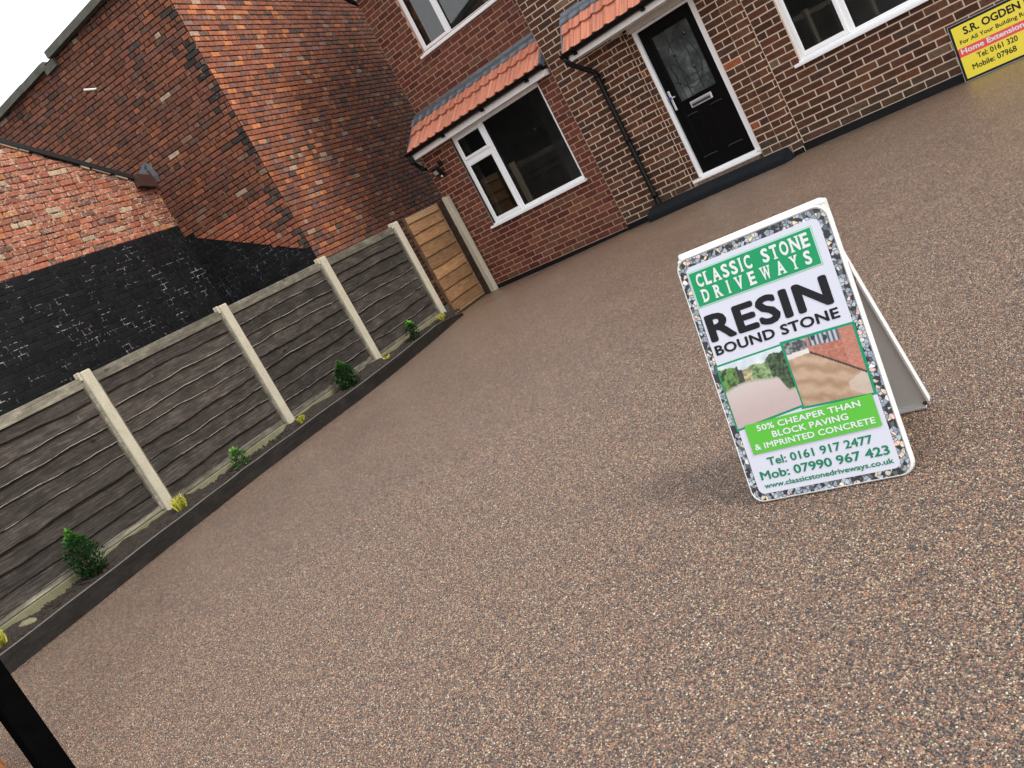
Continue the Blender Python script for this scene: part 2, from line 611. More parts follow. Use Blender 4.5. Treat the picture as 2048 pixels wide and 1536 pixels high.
class MB:
    """collects shapes into one mesh"""

    def __init__(self):
        self.v, self.f, self.mi, self.t = [], [], [], []

    def poly(self, pts, mi=0, t=None):
        n = len(self.v)
        self.v += [tuple(p) for p in pts]
        self.f.append(tuple(range(n, n + len(pts))))
        self.mi.append(mi)
        self.t.append(t)

    def add(self, vs, fs, mi=0, t=None):
        n = len(self.v)
        self.v += [tuple(p) for p in vs]
        for f in fs:
            self.f.append(tuple(n + i for i in f))
            self.mi.append(mi)
            self.t.append(t)

    def box(self, x0, x1, y0, y1, z0, z1, mi=0, bev=0.0, mw=None):
        if bev > 0:
            b = bev
            vs, fs = [], []
            # chamfered box: 24 vertices
            bm = bmesh.new()
            bmesh.ops.create_cube(bm, size=1.0)
            for q in bm.verts:
                q.co = Vector(((x0 + x1) / 2 + q.co.x * (x1 - x0), (y0 + y1) / 2 + q.co.y * (y1 - y0), (z0 + z1) / 2 + q.co.z * (z1 - z0)))
            bmesh.ops.bevel(bm, geom=bm.edges[:], offset=b, segments=1, affect='EDGES')
            bm.verts.index_update()
            vs = [q.co.copy() for q in bm.verts]
            fs = [[q.index for q in f.verts] for f in bm.faces]
            bm.free()
        else:
            vs = [Vector((x, y, z)) for x in (x0, x1) for y in (y0, y1) for z in (z0, z1)]
            fs = [(0, 1, 3, 2), (4, 6, 7, 5), (0, 4, 5, 1), (2, 3, 7, 6), (0, 2, 6, 4), (1, 5, 7, 3)]
        if mw is not None:
            vs = [mw @ q for q in vs]
        self.add(vs, fs, mi)
        return self

    def tube(self, pts, r, n=10, mi=0, cap=True):
        pts = [Vector(p) for p in pts]
        rs = r if isinstance(r, (list, tuple)) else [r] * len(pts)
        rings = []
        up = Vector((0.3, .2, 1)).normalized()
        for i, p in enumerate(pts):
            d = (pts[min(i + 1, len(pts) - 1)] - pts[max(i - 1, 0)]).normalized()
            a = d.cross(up)
            if a.length < .1:
                a = d.cross(Vector((1, 0, 0)))
            a.normalize()
            b = d.cross(a)
            rings.append([p + (a * math.cos(2 * PI * k / n) + b * math.sin(2 * PI * k / n)) * rs[i] for k in range(n)])
        vs = [q for rg in rings for q in rg]
        fs = []
        for i in range(len(pts) - 1):
            for k in range(n):
                fs.append((i * n + k, i * n + (k + 1) % n, (i + 1) * n + (k + 1) % n, (i + 1) * n + k))
        if cap:
            fs.append(tuple(range(n)))
            fs.append(tuple((len(pts) - 1) * n + k for k in range(n)))
        self.add(vs, fs, mi)
        return self

    def mesh(self, name, mats, recalc=True, smooth=False):
        me = bpy.data.meshes.new(name)
        me.from_pydata(self.v, [], self.f)
        for m in (mats if isinstance(mats, (list, tuple)) else [mats]):
            me.materials.append(m)
        if any(self.mi):
            me.polygons.foreach_set('material_index', self.mi)
        if any(t is not None for t in self.t):
            a = me.color_attributes.new('tint', 'FLOAT_COLOR', 'CORNER')
            buf = []
            for f, t in zip(self.f, self.t):
                t = t or (.5, .5, .5)
                buf += [t[0], t[1], t[2], 1.0] * len(f)
            a.data.foreach_set('color', buf)
        if recalc:
            bm = bmesh.new()
            bm.from_mesh(me)
            bmesh.ops.recalc_face_normals(bm, faces=bm.faces)
            bm.to_mesh(me)
            bm.free()
        if smooth:
            me.polygons.foreach_set('use_smooth', [True] * len(me.polygons))
        me.update()
        return me

    def build(self, name, mats, parent=None, mw=None, recalc=True, smooth=False):
        return obj_from(name, self.mesh(name, mats, recalc, smooth), mats, parent, mw)


def frame_matrix(O, U, N):
    """local x along U, local y up (world z), local z along outward normal N"""
    O, U, N = Vector(O), Vector(U).normalized(), Vector(N).normalized()
    Z = Vector((0, 0, 1))
    return Matrix((U, Z, N)).transposed().to_4x4() if False else Matrix.Translation(O) @ Matrix((
        (U.x, Z.x, N.x, 0), (U.y, Z.y, N.y, 0), (U.z, Z.z, N.z, 0), (0, 0, 0, 1)))


# ------------------------------------------------------------------ bricks
def clip(poly, hp):
    a, b, c = hp
    out = []
    for i in range(len(poly)):
        p, q = poly[i], poly[(i + 1) % len(poly)]
        dp, dq = a * p[0] + b * p[1] - c, a * q[0] + b * q[1] - c
        if dp <= 0:
            out.append(p)
        if (dp < 0 < dq) or (dq < 0 < dp):
            t = dp / (dp - dq)
            out.append((p[0] + (q[0] - p[0]) * t, p[1] + (q[1] - p[1]) * t))
    return out


def subtract(rects, hole):
    hu0, hu1, hz0, hz1 = hole
    out = []
    for (u0, u1, z0, z1) in rects:
        if u1 <= hu0 or u0 >= hu1 or z1 <= hz0 or z0 >= hz1:
            out.append((u0, u1, z0, z1))
            continue
        if u0 < hu0:
            out.append((u0, hu0, z0, z1))
        if u1 > hu1:
            out.append((hu1, u1, z0, z1))
        a, b = max(u0, hu0), min(u1, hu1)
        if z0 < hz0:
            out.append((a, b, z0, hz0))
        if z1 > hz1:
            out.append((a, b, hz1, z1))
    return [r for r in out if r[1] - r[0] > .022 and r[3] - r[2] > .02]


def brick_shape(poly, proud, bev, jit, rng, tiltx=0, tilty=0):
    """local polygon (x,y) -> vertices/faces; sides reach 4 mm behind the mortar face"""
    n = len(poly)
    cx = sum(p[0] for p in poly) / n
    cy = sum(p[1] for p in poly) / n
    P = [(p[0] + rng.uniform(-jit, jit), p[1] + rng.uniform(-jit, jit)) for p in poly]
    ins = []
    for p in P:
        dx, dy = p[0] - cx, p[1] - cy
        ins.append((p[0] - math.copysign(min(bev, abs(dx) * .5), dx), p[1] - math.copysign(min(bev, abs(dy) * .5), dy)))
    def zt(x, y):
        return proud + tiltx * (x - cx) + tilty * (y - cy)
    vs = [(p[0], p[1], -.004) for p in P] + [(p[0], p[1], zt(*p) - bev * .8) for p in P] + [(p[0], p[1], zt(*p)) for p in ins]
    fs = []
    for k in range(n):
        j = (k + 1) % n
        fs.append((k, j, n + j, n + k))
        fs.append((n + k, n + j, 2 * n + j, 2 * n + k))
    fs.append(tuple(2 * n + k for k in range(n)))
    return vs, fs


def brickwork(parent, O, U, N, u0, u1, z0, z1, colour, mat_o, mat_a, rng, gauge=.082, length=.235, joint=.010, bond='stretcher',
              holes=(), clips=(), proud=.006, bev=.004, jit=.0012, tilt=.0, visible=None, pick=300, store=None, header=.118, zname='brick'):
    """lays bricks on a wall face; collects them in `store` as candidates"""
    U, N = Vector(U).normalized(), Vector(N).normalized()
    O = Vector(O)
    ncourse = int(math.ceil((z1 - z0) / gauge))
    for r in range(ncourse):
        za, zb = z0 + r * gauge + joint / 2, z0 + (r + 1) * gauge - joint / 2
        if zb > z1 + .001:
            zb = z1
        if zb - za < .02:
            continue
        u = u0
        lens = []
        if bond == 'stretcher':
            if r % 2:
                lens.append(length / 2)
            pat = [length]
        elif bond == 'flemish':
            if r % 2:
                lens += [header, header * .5]
            pat = [length, header]
        elif bond == 'garden':
            if r % 4 == 3:
                pat = [header]
                lens.append(header * .5)
            else:
                if r % 2:
                    lens.append(header)
                pat = [length]
        else:
            pat = None
            lens.append(rng.choice([.6, 1.0, .5]) * length)
        k = 0
        uu = u0
        x = [u0]
        for l in lens:
            uu += l
            x.append(uu)
        while uu < u1 - .001:
            if pat:
                l = pat[k % len(pat)]
            else:
                l = length if rng.random() < .55 else header
            if bond in ('garden', 'random'):
                l *= rng.uniform(.97, 1.03)
            uu += l
            x.append(min(uu, u1))
            k += 1
        for a, b in zip(x[:-1], x[1:]):
            if b - a < .03:
                continue
            rects = [(a + joint / 2, b - joint / 2, za, zb)]
            for h in holes:
                rects = subtract(rects, h)
            for rc in rects:
                poly = [(rc[0], rc[2]), (rc[1], rc[2]), (rc[1], rc[3]), (rc[0], rc[3])]
                for hp in clips:
                    if poly:
                        poly = clip(poly, hp)
                if len(poly) < 3:
                    continue
                area = 0
                for i in range(len(poly)):
                    p, q = poly[i], poly[(i + 1) % len(poly)]
                    area += p[0] * q[1] - q[0] * p[1]
                if abs(area) < .0012:
                    continue
                cu = sum(p[0] for p in poly) / len(poly)
                cz = sum(p[1] for p in poly) / len(poly)
                full = len(rects) == 1 and len(poly) == 4 and abs((rc[1] - rc[0]) - (length - joint)) < .002 and abs(rc[3] - rc[2] - (gauge - joint)) < .001
                local = [(p[0] - cu, p[1] - cz) for p in poly]
                W = O + U * cu + Vector((0, 0, cz))
                c = colour(cu, cz, rng)
                matpair = (mat_o, mat_a)
                if isinstance(c, dict):
                    matpair = c['mats']
                    c = c['c']
                pr = proud + rng.uniform(-.0015, .002)
                px, py, dd = project(W)
                ok = -5 < px < 2053 and -5 < py < 1541 and (visible is None or visible(px, py, W))
                score = (rc[1] - rc[0]) * (rc[3] - rc[2]) / (dd * dd) * abs((CAM_C - W).normalized().dot(N)) if ok else -1
                store.append(dict(W=W, U=U, N=N, poly=local, c=c, pr=pr, bev=bev, jit=jit, mats=matpair, score=score, full=full,
                                  key=(parent.name, round(proud, 4)), tx=rng.uniform(-tilt, tilt), ty=rng.uniform(-tilt, tilt)))


def place_bricks(parent, store, rng, pick=300, field='brickwork'):
    store.sort(key=lambda d: -d['score'])
    shared = {}
    joined = {}
    npick = 0
    for d in store:
        W, U, N = d['W'], d['U'], d['N']
        if npick < pick and d['score'] > 0:
            npick += 1
            if d['full']:
                vkey = (d['key'], d['mats'][0].name, rng.randrange(6))
                if vkey not in shared:
                    vs, fs = brick_shape(d['poly'], d['pr'], d['bev'], d['jit'], rng, d['tx'], d['ty'])
                    b = MB()
                    b.add(vs, fs)
                    shared[vkey] = b.mesh('brick', d['mats'][0], recalc=False)
                me = shared[vkey]
            else:
                vs, fs = brick_shape(d['poly'], d['pr'], d['bev'], d['jit'], rng, d['tx'], d['ty'])
                b = MB()
                b.add(vs, fs)
                me = b.mesh('brick', d['mats'][0], recalc=False)
            o = obj_from('brick', me, d['mats'][0], parent, frame_matrix(W, U, N))
            o.color = (*d['c'], 1)
        else:
            mb = joined.setdefault(d['mats'][1].name, (MB(), d['mats'][1]))[0]
            vs, fs = brick_shape(d['poly'], d['pr'], d['bev'], d['jit'], rng, d['tx'], d['ty'])
            Z = Vector((0, 0, 1))
            mb.add([W + U * v[0] + Z * v[1] + N * v[2] for v in vs], fs, 0, d['c'])
    for k, (mb, m) in joined.items():
        o = mb.build(field, m, parent, recalc=False)
        o['kind'] = 'stuff'


def facecells(mb, O, U, N, u0, u1, z0, z1, holes=(), reveal=.10, back=.0, mi=0):
    """wall face with rectangular holes and reveals"""
    O, U, N = Vector(O), Vector(U).normalized(), Vector(N).normalized()
    Z = Vector((0, 0, 1))
    us = sorted({u0, u1, *[max(u0, min(u1, h[i])) for h in holes for i in (0, 1)]})
    zs = sorted({z0, z1, *[max(z0, min(z1, h[i])) for h in holes for i in (2, 3)]})
    P = lambda u, z, d=0: O + U * u + Z * z + N * d
    for a, b in zip(us[:-1], us[1:]):
        for c, d in zip(zs[:-1], zs[1:]):
            m = ((a + b) / 2, (c + d) / 2)
            if any(h[0] < m[0] < h[1] and h[2] < m[1] < h[3] for h in holes):
                continue
            mb.poly([P(a, c), P(b, c), P(b, d), P(a, d)], mi)
    for h in holes:
        a, b, c, d = h
        r = -reveal
        mb.poly([P(a, c), P(a, d), P(a, d, r), P(a, c, r)], mi)
        mb.poly([P(b, c), P(b, c, r), P(b, d, r), P(b, d)], mi)
        mb.poly([P(a, c), P(a, c, r), P(b, c, r), P(b, c)], mi)
        mb.poly([P(a, d), P(b, d), P(b, d, r), P(a, d, r)], mi)


# ------------------------------------------------------------------ ground
def sm(x):
    x = max(0.0, min(1.0, x))
    return x * x * (3 - 2 * x)


def gz(x, y):
    return .05 * sm((x + 9.5) / 3.5) * sm((y - 5) / 4.5)


def grid_sheet(name, x0, x1, y0, y1, nx, ny, zf, mat, inside=None):
    mb = MB()
    vs = [(x0 + (x1 - x0) * i / nx, y0 + (y1 - y0) * j / ny) for j in range(ny + 1) for i in range(nx + 1)]
    mb.v = [(x, y, zf(x, y)) for x, y in vs]
    for j in range(ny):
        for i in range(nx):
            a = j * (nx + 1) + i
            mb.f.append((a, a + 1, a + nx + 2, a + nx + 1))
            mb.mi.append(0)
            mb.t.append(None)
    return mb.build(name, mat, recalc=False, smooth=True)


g = grid_sheet('ground', -120, 120, -120, 120, 8, 8, lambda x, y: -.06, M['asphalt'])
tag(g, 'dark ground surrounding the driveway and houses', kind='structure')
d = grid_sheet('driveway', -11.5, 6, -4, 10.4, 60, 60, gz, M['resin'])
tag(d, 'brown resin bound stone driveway', kind='structure')

# stones standing proud of the resin where they are near enough to see singly
def stone_scatter():
    def dens(x, y):
        d_ = math.hypot(x, y)
        return (1 - sm((d_ - 3.0) / 2.8)) if d_ > .6 else 0
    nx, ny = 70, 66
    x0, x1, y0, y1 = -5.6, 1.2, -.2, 6.2
    mb = MB()
    dv = []
    for j in range(ny + 1):
        for i in range(nx + 1):
            x, y = x0 + (x1 - x0) * i / nx, y0 + (y1 - y0) * j / ny
            mb.v.append((x, y, gz(x, y)))
            dv.append(dens(x, y))
    for j in range(ny):
        for i in range(nx):
            a = j * (nx + 1) + i
            q = (a, a + 1, a + nx + 2, a + nx + 1)
            c = Vector(mb.v[a]) + Vector(((x1 - x0) / nx / 2, (y1 - y0) / ny / 2, 0))
            pp = project(c)
            if max(dv[k] for k in q) < .01 or not (-120 < pp[0] < 2170 and -60 < pp[1] < 1700):
                continue
            mb.f.append(q)
            mb.mi.append(0)
            mb.t.append(None)
    me = bpy.data.meshes.new('resin_stones')
    me.from_pydata(mb.v, [], mb.f)
    at = me.attributes.new('dens', 'FLOAT', 'POINT')
    at.data.foreach_set('value', dv)
    o = link(bpy.data.objects.new('resin_stones', me))
    pm_ = pebble_mat()
    me.materials.append(pm_)
    ng = bpy.data.node_groups.new('stone_scatter', 'GeometryNodeTree')
    ng.interface.new_socket('Geometry', in_out='INPUT', socket_type='NodeSocketGeometry')
    ng.interface.new_socket('Geometry', in_out='OUTPUT', socket_type='NodeSocketGeometry')
    N = ng.nodes.new
    gi, go = N('NodeGroupInput'), N('NodeGroupOutput')
    ds = N('GeometryNodeDistributePointsOnFaces')
    ds.inputs['Seed'].default_value = 4
    na = N('GeometryNodeInputNamedAttribute')
    na.data_type = 'FLOAT'
    na.inputs['Name'].default_value = 'dens'
    mu = N('ShaderNodeMath')
    mu.operation = 'MULTIPLY'
    mu.inputs[1].default_value = 50000
    ico = N('GeometryNodeMeshIcoSphere')
    ico.inputs['Radius'].default_value = .0028
    ico.inputs['Subdivisions'].default_value = 2
    ss = N('GeometryNodeSetShadeSmooth')
    sma = N('GeometryNodeSetMaterial')
    sma.inputs['Material'].default_value = pm_
    ins = N('GeometryNodeInstanceOnPoints')
    rr = N('FunctionNodeRandomValue')
    rr.data_type = 'FLOAT_VECTOR'
    rr.inputs[0].default_value = (-.5, -.5, 0)
    rr.inputs[1].default_value = (.5, .5, 6.28)
    rs1 = N('FunctionNodeRandomValue')
    rs1.data_type = 'FLOAT_VECTOR'
    rs1.inputs[0].default_value = (.65, .65, .5)
    rs1.inputs[1].default_value = (1.35, 1.15, .95)
    l = ng.links.new
    l(gi.outputs[0], ds.inputs['Mesh'])
    l(na.outputs[0], mu.inputs[0])
    l(mu.outputs[0], ds.inputs['Density'])
    l(ds.outputs['Points'], ins.inputs['Points'])
    l(ico.outputs[0], ss.inputs[0])
    l(ss.outputs[0], sma.inputs[0])
    l(sma.outputs[0], ins.inputs['Instance'])
    l(rr.outputs[0], ins.inputs['Rotation'])
    l(rs1.outputs[0], ins.inputs['Scale'])
    l(ins.outputs[0], go.inputs[0])
    md = o.modifiers.new('scatter', 'NODES')
    md.node_group = ng
    tag(o, 'small mixed brown, grey and cream stones bound in the driveway surface', kind='stuff')


stone_scatter()

# ------------------------------------------------------------------ the house
YL, YU, YO, YR = 10.15, 10.48, 10.10, 10.20
XJ = -7.465
house = empty('brick_house', (-6.0, 12.0, 0), label='red and brown brick house with black front door and white framed windows', cat='house')

r = random.Random(3)


def col_red(u, z, rng):
    k = rng.random()
    base = (.135, .044, .027) if k < .45 else ((.110, .033, .022) if k < .72 else ((.160, .064, .034) if k < .9 else (.125, .060, .036)))
    s = rng.uniform(.82, 1.2)
    return tuple(x * s for x in base)


def col_old(u, z, rng):
    k = rng.random()
    if k < .50:
        base = (.078, .033, .019)
    elif k < .80:
        base = (.105, .038, .021)
    elif k < .88:
        base = (.066, .034, .026)
    elif k < .985:
        base = (.125, .055, .030)
    elif k < .994:
        base = (.17, .11, .07)
    else:
        base = (.36, .10, .045)
    if z < .34:
        base = (base[0] * .8 + .01, base[1] * .95 + .012, base[2] * 1.0 + .008)
    s = rng.uniform(.80, 1.18)
    return tuple(x * s for x in base)


wall = MB()
lowwin = (-9.70, -7.775, .905, 2.33)
facecells(wall, (0, YL, 0), (1, 0, 0), (0, -1, 0), -10.40, XJ + .01, .0, 2.62, [lowwin], .09)
wall.poly([(-10.40, YL, 0), (-10.40, YL, 2.62), (-10.40, 12.2, 2.62), (-10.40, 12.2, 0)])
upwin = (-9.66, -7.80, 3.60, 4.80)
facecells(wall, (0, YU, 0), (1, 0, 0), (0, -1, 0), -10.385, XJ + .01, 2.5, 5.6, [upwin], .09)
wall.poly([(-10.385, YU, 2.5), (-10.385, YU, 5.6), (-10.385, 14.2, 5.6), (-10.385, 14.2, 2.5)])
wall.build('wall', M['mortar_red'], house, recalc=False)

wall = MB()
XB = -6.445        # start of the rounded corner left of the door
facecells(wall, (0, YO, 0), (1, 0, 0), (0, -1, 0), XJ, XB, .0, 5.6, [], .1)
wall.poly([(XJ, YO, 0), (XJ, YU, 0), (XJ, YU, 5.6), (XJ, YO, 5.6)])
# infill and the wall over the door
PE = -5.278
facecells(wall, (0, YR, 0), (1, 0, 0), (0, -1, 0), -6.345, -5.20, .0, 2.30, [(-6.225, -5.272, .0, 2.29)], .0)
facecells(wall, (0, YO, 0), (1, 0, 0), (0, -1, 0), -6.345, PE, 2.28, 5.6, [], .0)
wall.poly([(-6.345, YO, 2.28), (PE, YO, 2.28), (PE, YR, 2.28), (-6.345, YR, 2.28)])
facecells(wall, (0, YO, 0), (1, 0, 0), (0, -1, 0), PE, -4.925, .0, 5.6, [], .1)
wall.poly([(PE, YO, 0), (PE, YR + .1, 0), (PE, YR + .1, 2.3), (PE, YO, 2.3)])
rwin = (-4.49, -2.10, .965, 2.25)
facecells(wall, (0, YR, 0), (1, 0, 0), (0, -1, 0), -4.825, 4.2, .0, 5.6, [rwin], .09)
wall.poly([(4.2, YR, 0), (4.2, YR, 5.6), (4.2, 15, 5.6), (4.2, 15, 0)])
# two rounded corners
for xs in (XB, -4.925):
    z1 = 2.28 if xs == XB else 5.6
    prev = None
    for k in range(9):
        a = PI / 2 * k / 8
        p = (xs + .10 * math.sin(a), YO + .10 * (1 - math.cos(a)))
        if prev:
            wall.poly([(prev[0], prev[1], 0), (p[0], p[1], 0), (p[0], p[1], z1), (prev[0], prev[1], z1)])
        prev = p
if True:
    facecells(wall, (0, YO, 0), (1, 0, 0), (0, -1, 0), XB, -6.345, 2.28, 5.6, [], .0)
wall.build('wall', M['mortar_old'], house, recalc=False)

st = []
nvis = lambda px, py, W: px > 890
brickwork(house, (0, YL, 0), (1, 0, 0), (0, -1, 0), -10.40, XJ, .07, 2.56, col_red, M['red_o'], M['red_a'], r, holes=[lowwin], proud=.0035, bev=.0025, jit=.0006, store=st, visible=nvis)
brickwork(house, (0, YU, 0), (1, 0, 0), (0, -1, 0), -10.385, XJ, 2.53, 5.6, col_red, M['red_o'], M['red_a'], r, holes=[upwin], proud=.0035, bev=.0025, jit=.0006, store=st)
kw = dict(proud=.005, bev=.003, jit=.0020, store=st, length=.238, joint=.014)
toothL = [(XB - .118, XB + .01, .112 + .082 * k, .112 + .082 * (k + 1)) for k in range(1, 27, 2)]
toothR = [(-4.925 - .118, -4.915, .112 + .082 * k, .112 + .082 * (k + 1)) for k in range(1, 68, 2)]
brickwork(house, (0, YO, 0), (1, 0, 0), (0, -1, 0), XJ, XB, .112, 5.6, col_old, M['old_o'], M['old_a'], r, holes=toothL, **kw)
brickwork(house, (0, YO, 0), (1, 0, 0), (0, -1, 0), PE, -4.925, .112, 5.6, col_old, M['old_o'], M['old_a'], r, holes=toothR, **kw)
brickwork(house, (0, YO, 0), (1, 0, 0), (0, -1, 0), XB, PE, 2.49, 5.6, col_old, M['old_o'], M['old_a'], r, **kw)
brickwork(house, (0, YR, 0), (1, 0, 0), (0, -1, 0), -4.822, 4.2, .139, 5.6, col_old, M['old_o'], M['old_a'], r, holes=[rwin], **kw)
brickwork(house, (0, YR, 0), (1, 0, 0), (0, -1, 0), -6.340, -6.228, .27, 2.28, col_old, M['old_o'], M['old_a'], r, **dict(kw, length=.112, joint=.010))
# ragged mortar fillets where the rounded corners end
for (xf, yf2, z0_, z1_) in ((-6.338, YR - .0005, .15, 2.20), (-4.817, YR - .0005, .14, 5.6)):
    mf = MB()
    z = z0_
    rr7 = random.Random(int(-xf * 100))
    prev = None
    while z < z1_:
        w7, x7 = rr7.uniform(.006, .010), xf + rr7.uniform(-.0025, .0025)
        cur = (x7 - w7, x7 + w7, z, -.010 - rr7.uniform(0, .003))
        if prev:
            mf.add([(prev[0], yf2, prev[2]), ((prev[0] + prev[1]) / 2, yf2 + prev[3], prev[2]), (prev[1], yf2, prev[2]),
                    (cur[0], yf2, cur[2]), ((cur[0] + cur[1]) / 2, yf2 + cur[3], cur[2]), (cur[1], yf2, cur[2])], [(0, 1, 4, 3), (1, 2, 5, 4)])
        prev = cur
        z += .06
    mf.build('mortar_fillet', M['mortar_old'], house)
# bricks that turn the rounded corners, each bent round the quarter circle
for xs, zb0, ztop in ((XB, .112, 2.28), (-4.925, .112, 5.6)):
    rr = 0
    z = zb0
    while z + .08 < ztop:
        za, zb = z + .006, z + .076
        z += .082
        rr += 1
        cuts = [(.03, .985)] if rr % 2 else [(-1, .62), (.70, .985)]
        for (t0, t1) in cuts:
            vs, fs = [], []
            pth = []
            if t0 < 0:
                pth += [(xs - .111, YO, 0.0), (xs - .05, YO, 0.0)]
            for k in range(6):
                a = PI / 2 * (max(t0, 0) + (t1 - max(t0, 0)) * k / 5)
                pth.append((xs, YO + .10, a))
            n = len(pth) - 1
            for (bx_, by_, a) in pth:
                for (d_, zz) in ((-.003, za), (.0045, za + .002), (.0045, zb - .002), (-.003, zb)):
                    if by_ == YO:
                        vs.append((bx_, YO - d_, zz))
                    else:
                        vs.append((bx_ + (.10 + d_) * math.sin(a), by_ - (.10 + d_) * math.cos(a), zz))
            for k in range(n):
                for q in range(3):
                    fs.append((k * 4 + q, (k + 1) * 4 + q, (k + 1) * 4 + q + 1, k * 4 + q + 1))
            fs.append((0, 1, 2, 3))
            fs.append(tuple(n * 4 + q for q in range(4)))
            b = MB()
            b.add(vs, fs)
            b.build('brick', M['old_o'], house).color = (*col_old(0, z, r), 1)
place_bricks(house, st, r, 300)

# black painted plinth along the wall foot
pb = MB()
pb.box(-10.40, XJ, YL - .018, YL + .02, -.05, .066, bev=.004)
pb.box(XJ, XB - .0, YO - .020, YO + .02, -.05, .110, bev=.004)
pb.box(-4.93, 4.2, YR - .022, YR + .02, -.05, .137, bev=.004)
pb.box(-4.935, -4.83, YO + .0, YR - .02, -.05, .108, bev=.004)
pb.build('plinth', M['tarpaint'], house)


def bars(mb, x0, x1, z0, z1, w_, y0, y1, wb=None, bev=.004):
    wb = wb or w_
    mb.box(x0, x0 + w_, y0, y1, z0, z1, bev=bev)
    mb.box(x1 - w_, x1, y0, y1, z0, z1, bev=bev)
    mb.box(x0 + w_, x1 - w_, y0, y1, z1 - w_, z1, bev=bev)
    mb.box(x0 + w_, x1 - w_, y0, y1, z0, z0 + wb, bev=bev)


def window(hole, yw, frame_w, mulls, sashes, sill, name='window'):
    """hole x0,x1,z0,z1; yw wall face; mulls x positions; sashes list of (x0,x1,z0,z1, opening)"""
    x0, x1, z0, z1 = hole
    yf = yw + .035
    f = MB()
    bars(f, x0, x1, z0 + .0, z1, frame_w, yf, yf + .07)
    for mxx in mulls:
        f.box(mxx - .03, mxx + .03, yf + .001, yf + .069, z0 + frame_w, z1 - frame_w, bev=.003)
    fo = f.build('window', M['upvc'], house)
    for (a, b, c, d_, op) in sashes:
        s = MB()
        wd = .046 if op else .014
        yy = yf - .012 if op else yf + .012
        bars(s, a, b, c, d_, wd, yy, yy + .05, bev=.006 if op else .003)
        s.build('sash', M['upvc'], fo)
        k = MB()
        bars(k, a + wd, b - wd, c + wd, d_ - wd, .004, yy + .006, yy + .04, bev=0)
        k.build('seal', M['seal'], fo)
        gl = MB()
        gl.poly([(a + wd, yy + .022, c + wd), (b - wd, yy + .022, c + wd), (b - wd, yy + .022, d_ - wd), (a + wd, yy + .022, d_ - wd)])
        gl.build('pane', M['glass'], fo, recalc=False)
    if sill:
        s = MB()
        s.box(x0 - .055, x1 + .03, yw - .055, yf + .03, z0 - .035, z0 + .002, bev=.005)
        s.box(x0 + .0, x1 - .0, yw - .02, yf + .02, z0 + .003, z0 + .02, bev=.003)
        s.build('sill', M['upvc'], fo)
    # dark line of sealant in the reveal
    s = MB()
    s.box(x0 - .004, x0 - .0005, yw + .004, yf + .03, z0 + .02, z1)
    s.box(x1 + .0005, x1 + .004, yw + .004, yf + .03, z0 + .02, z1)
    s.build('seal', M['seal'], fo)
    # the room behind: plastered reveal then dark walls
    rv = MB()
    y1, y2 = yf + .072, yf + .26
    rv.poly([(x0, y1, z0), (x0, y2, z0), (x0, y2, z1), (x0, y1, z1)], 1)
    rv.poly([(x1, y1, z0), (x1, y1, z1), (x1, y2, z1), (x1, y2, z0)], 1)
    rv.poly([(x0, y1, z0), (x1, y1, z0), (x1, y2, z0), (x0, y2, z0)], 1)
    X0, X1, Z0, Z1 = x0 - .6, x1 + .6, z0 - .7, z1 + .25
    Y3 = y2 + 2.6
    rv.poly([(X0, y2, Z0), (X0, Y3, Z0), (X0, Y3, Z1), (X0, y2, Z1)])
    rv.poly([(X1, y2, Z0), (X1, y2, Z1), (X1, Y3, Z1), (X1, Y3, Z0)])
    rv.poly([(X0, Y3, Z0), (X1, Y3, Z0), (X1, Y3, Z1), (X0, Y3, Z1)])
    rv.poly([(X0, y2, Z0), (X1, y2, Z0), (X1, Y3, Z0), (X0, Y3, Z0)])
    rv.poly([(X0, y2, Z1), (X0, Y3, Z1), (X1, Y3, Z1), (X1, y2, Z1)])
    rv.poly([(X0, y2, Z0), (x0, y2, Z0), (x0, y2, Z1), (X0, y2, Z1)])
    rv.poly([(x1, y2, Z0), (X1, y2, Z0), (X1, y2, Z1), (x1, y2, Z1)])
    rv.poly([(x0, y2, Z0), (x1, y2, Z0), (x1, y2, z0), (x0, y2, z0)])
    rv.poly([(x0, y2, z1), (x1, y2, z1), (x1, y2, Z1), (x0, y2, Z1)])
    rv.build('room_interior', [M['room'], M['plaster']], house, recalc=False)
    return fo


window((-9.685, -7.785, .905, 2.325), YL, .052, [-9.05],
       [(-9.640, -9.072, .945, 1.872, True), (-9.640, -9.072, 1.925, 2.285, True), (-9.028, -7.828, .945, 2.285, False)], True)
f_ = MB()
f_.box(-9.633, -9.08, YL + .036, YL + .104, 1.870, 1.925, bev=.003)
f_.build('transom', M['upvc'], house)
window((-9.66, -7.80, 3.565, 4.80), YU, .052, [-9.05],
       [(-9.615, -9.072, 3.606, 4.757, True), (-9.028, -7.845, 3.606, 4.757, False)], True)
window((-4.49, -2.10, .965, 2.25), YR, .052, [-3.865, -2.75],
       [(-4.445, -3.888, 1.006, 2.207, True), (-3.842, -2.773, 1.006, 2.207, False), (-2.727, -2.145, 1.006, 2.207, True)], True)

# ------------------------------------------------------------------ front door
YD = 10.235
fr = MB()
fr.box(-6.222, -6.168, YD - .045, YD + .04, .268, 2.30, bev=.004)
fr.box(-5.392, -5.274, YD - .045, YD + .04, .268, 2.30, bev=.004)
fr.box(-6.168, -5.392, YD - .045, YD + .04, 2.165, 2.30, bev=.004)
doorframe = fr.build('door_frame', M['upvc'], house)
th = MB()
th.box(-6.30, -5.30, YD - .115, YD + .03, .235, .262, bev=.004)
th.box(-6.19, -5.37, YD - .060, YD + .04, .2625, .300, bev=.006)
th.build('threshold', M['upvc'], doorframe)
dl = MB()
gx0, gx1, gz0, gz1 = -6.025, -5.50, 1.197, 2.03
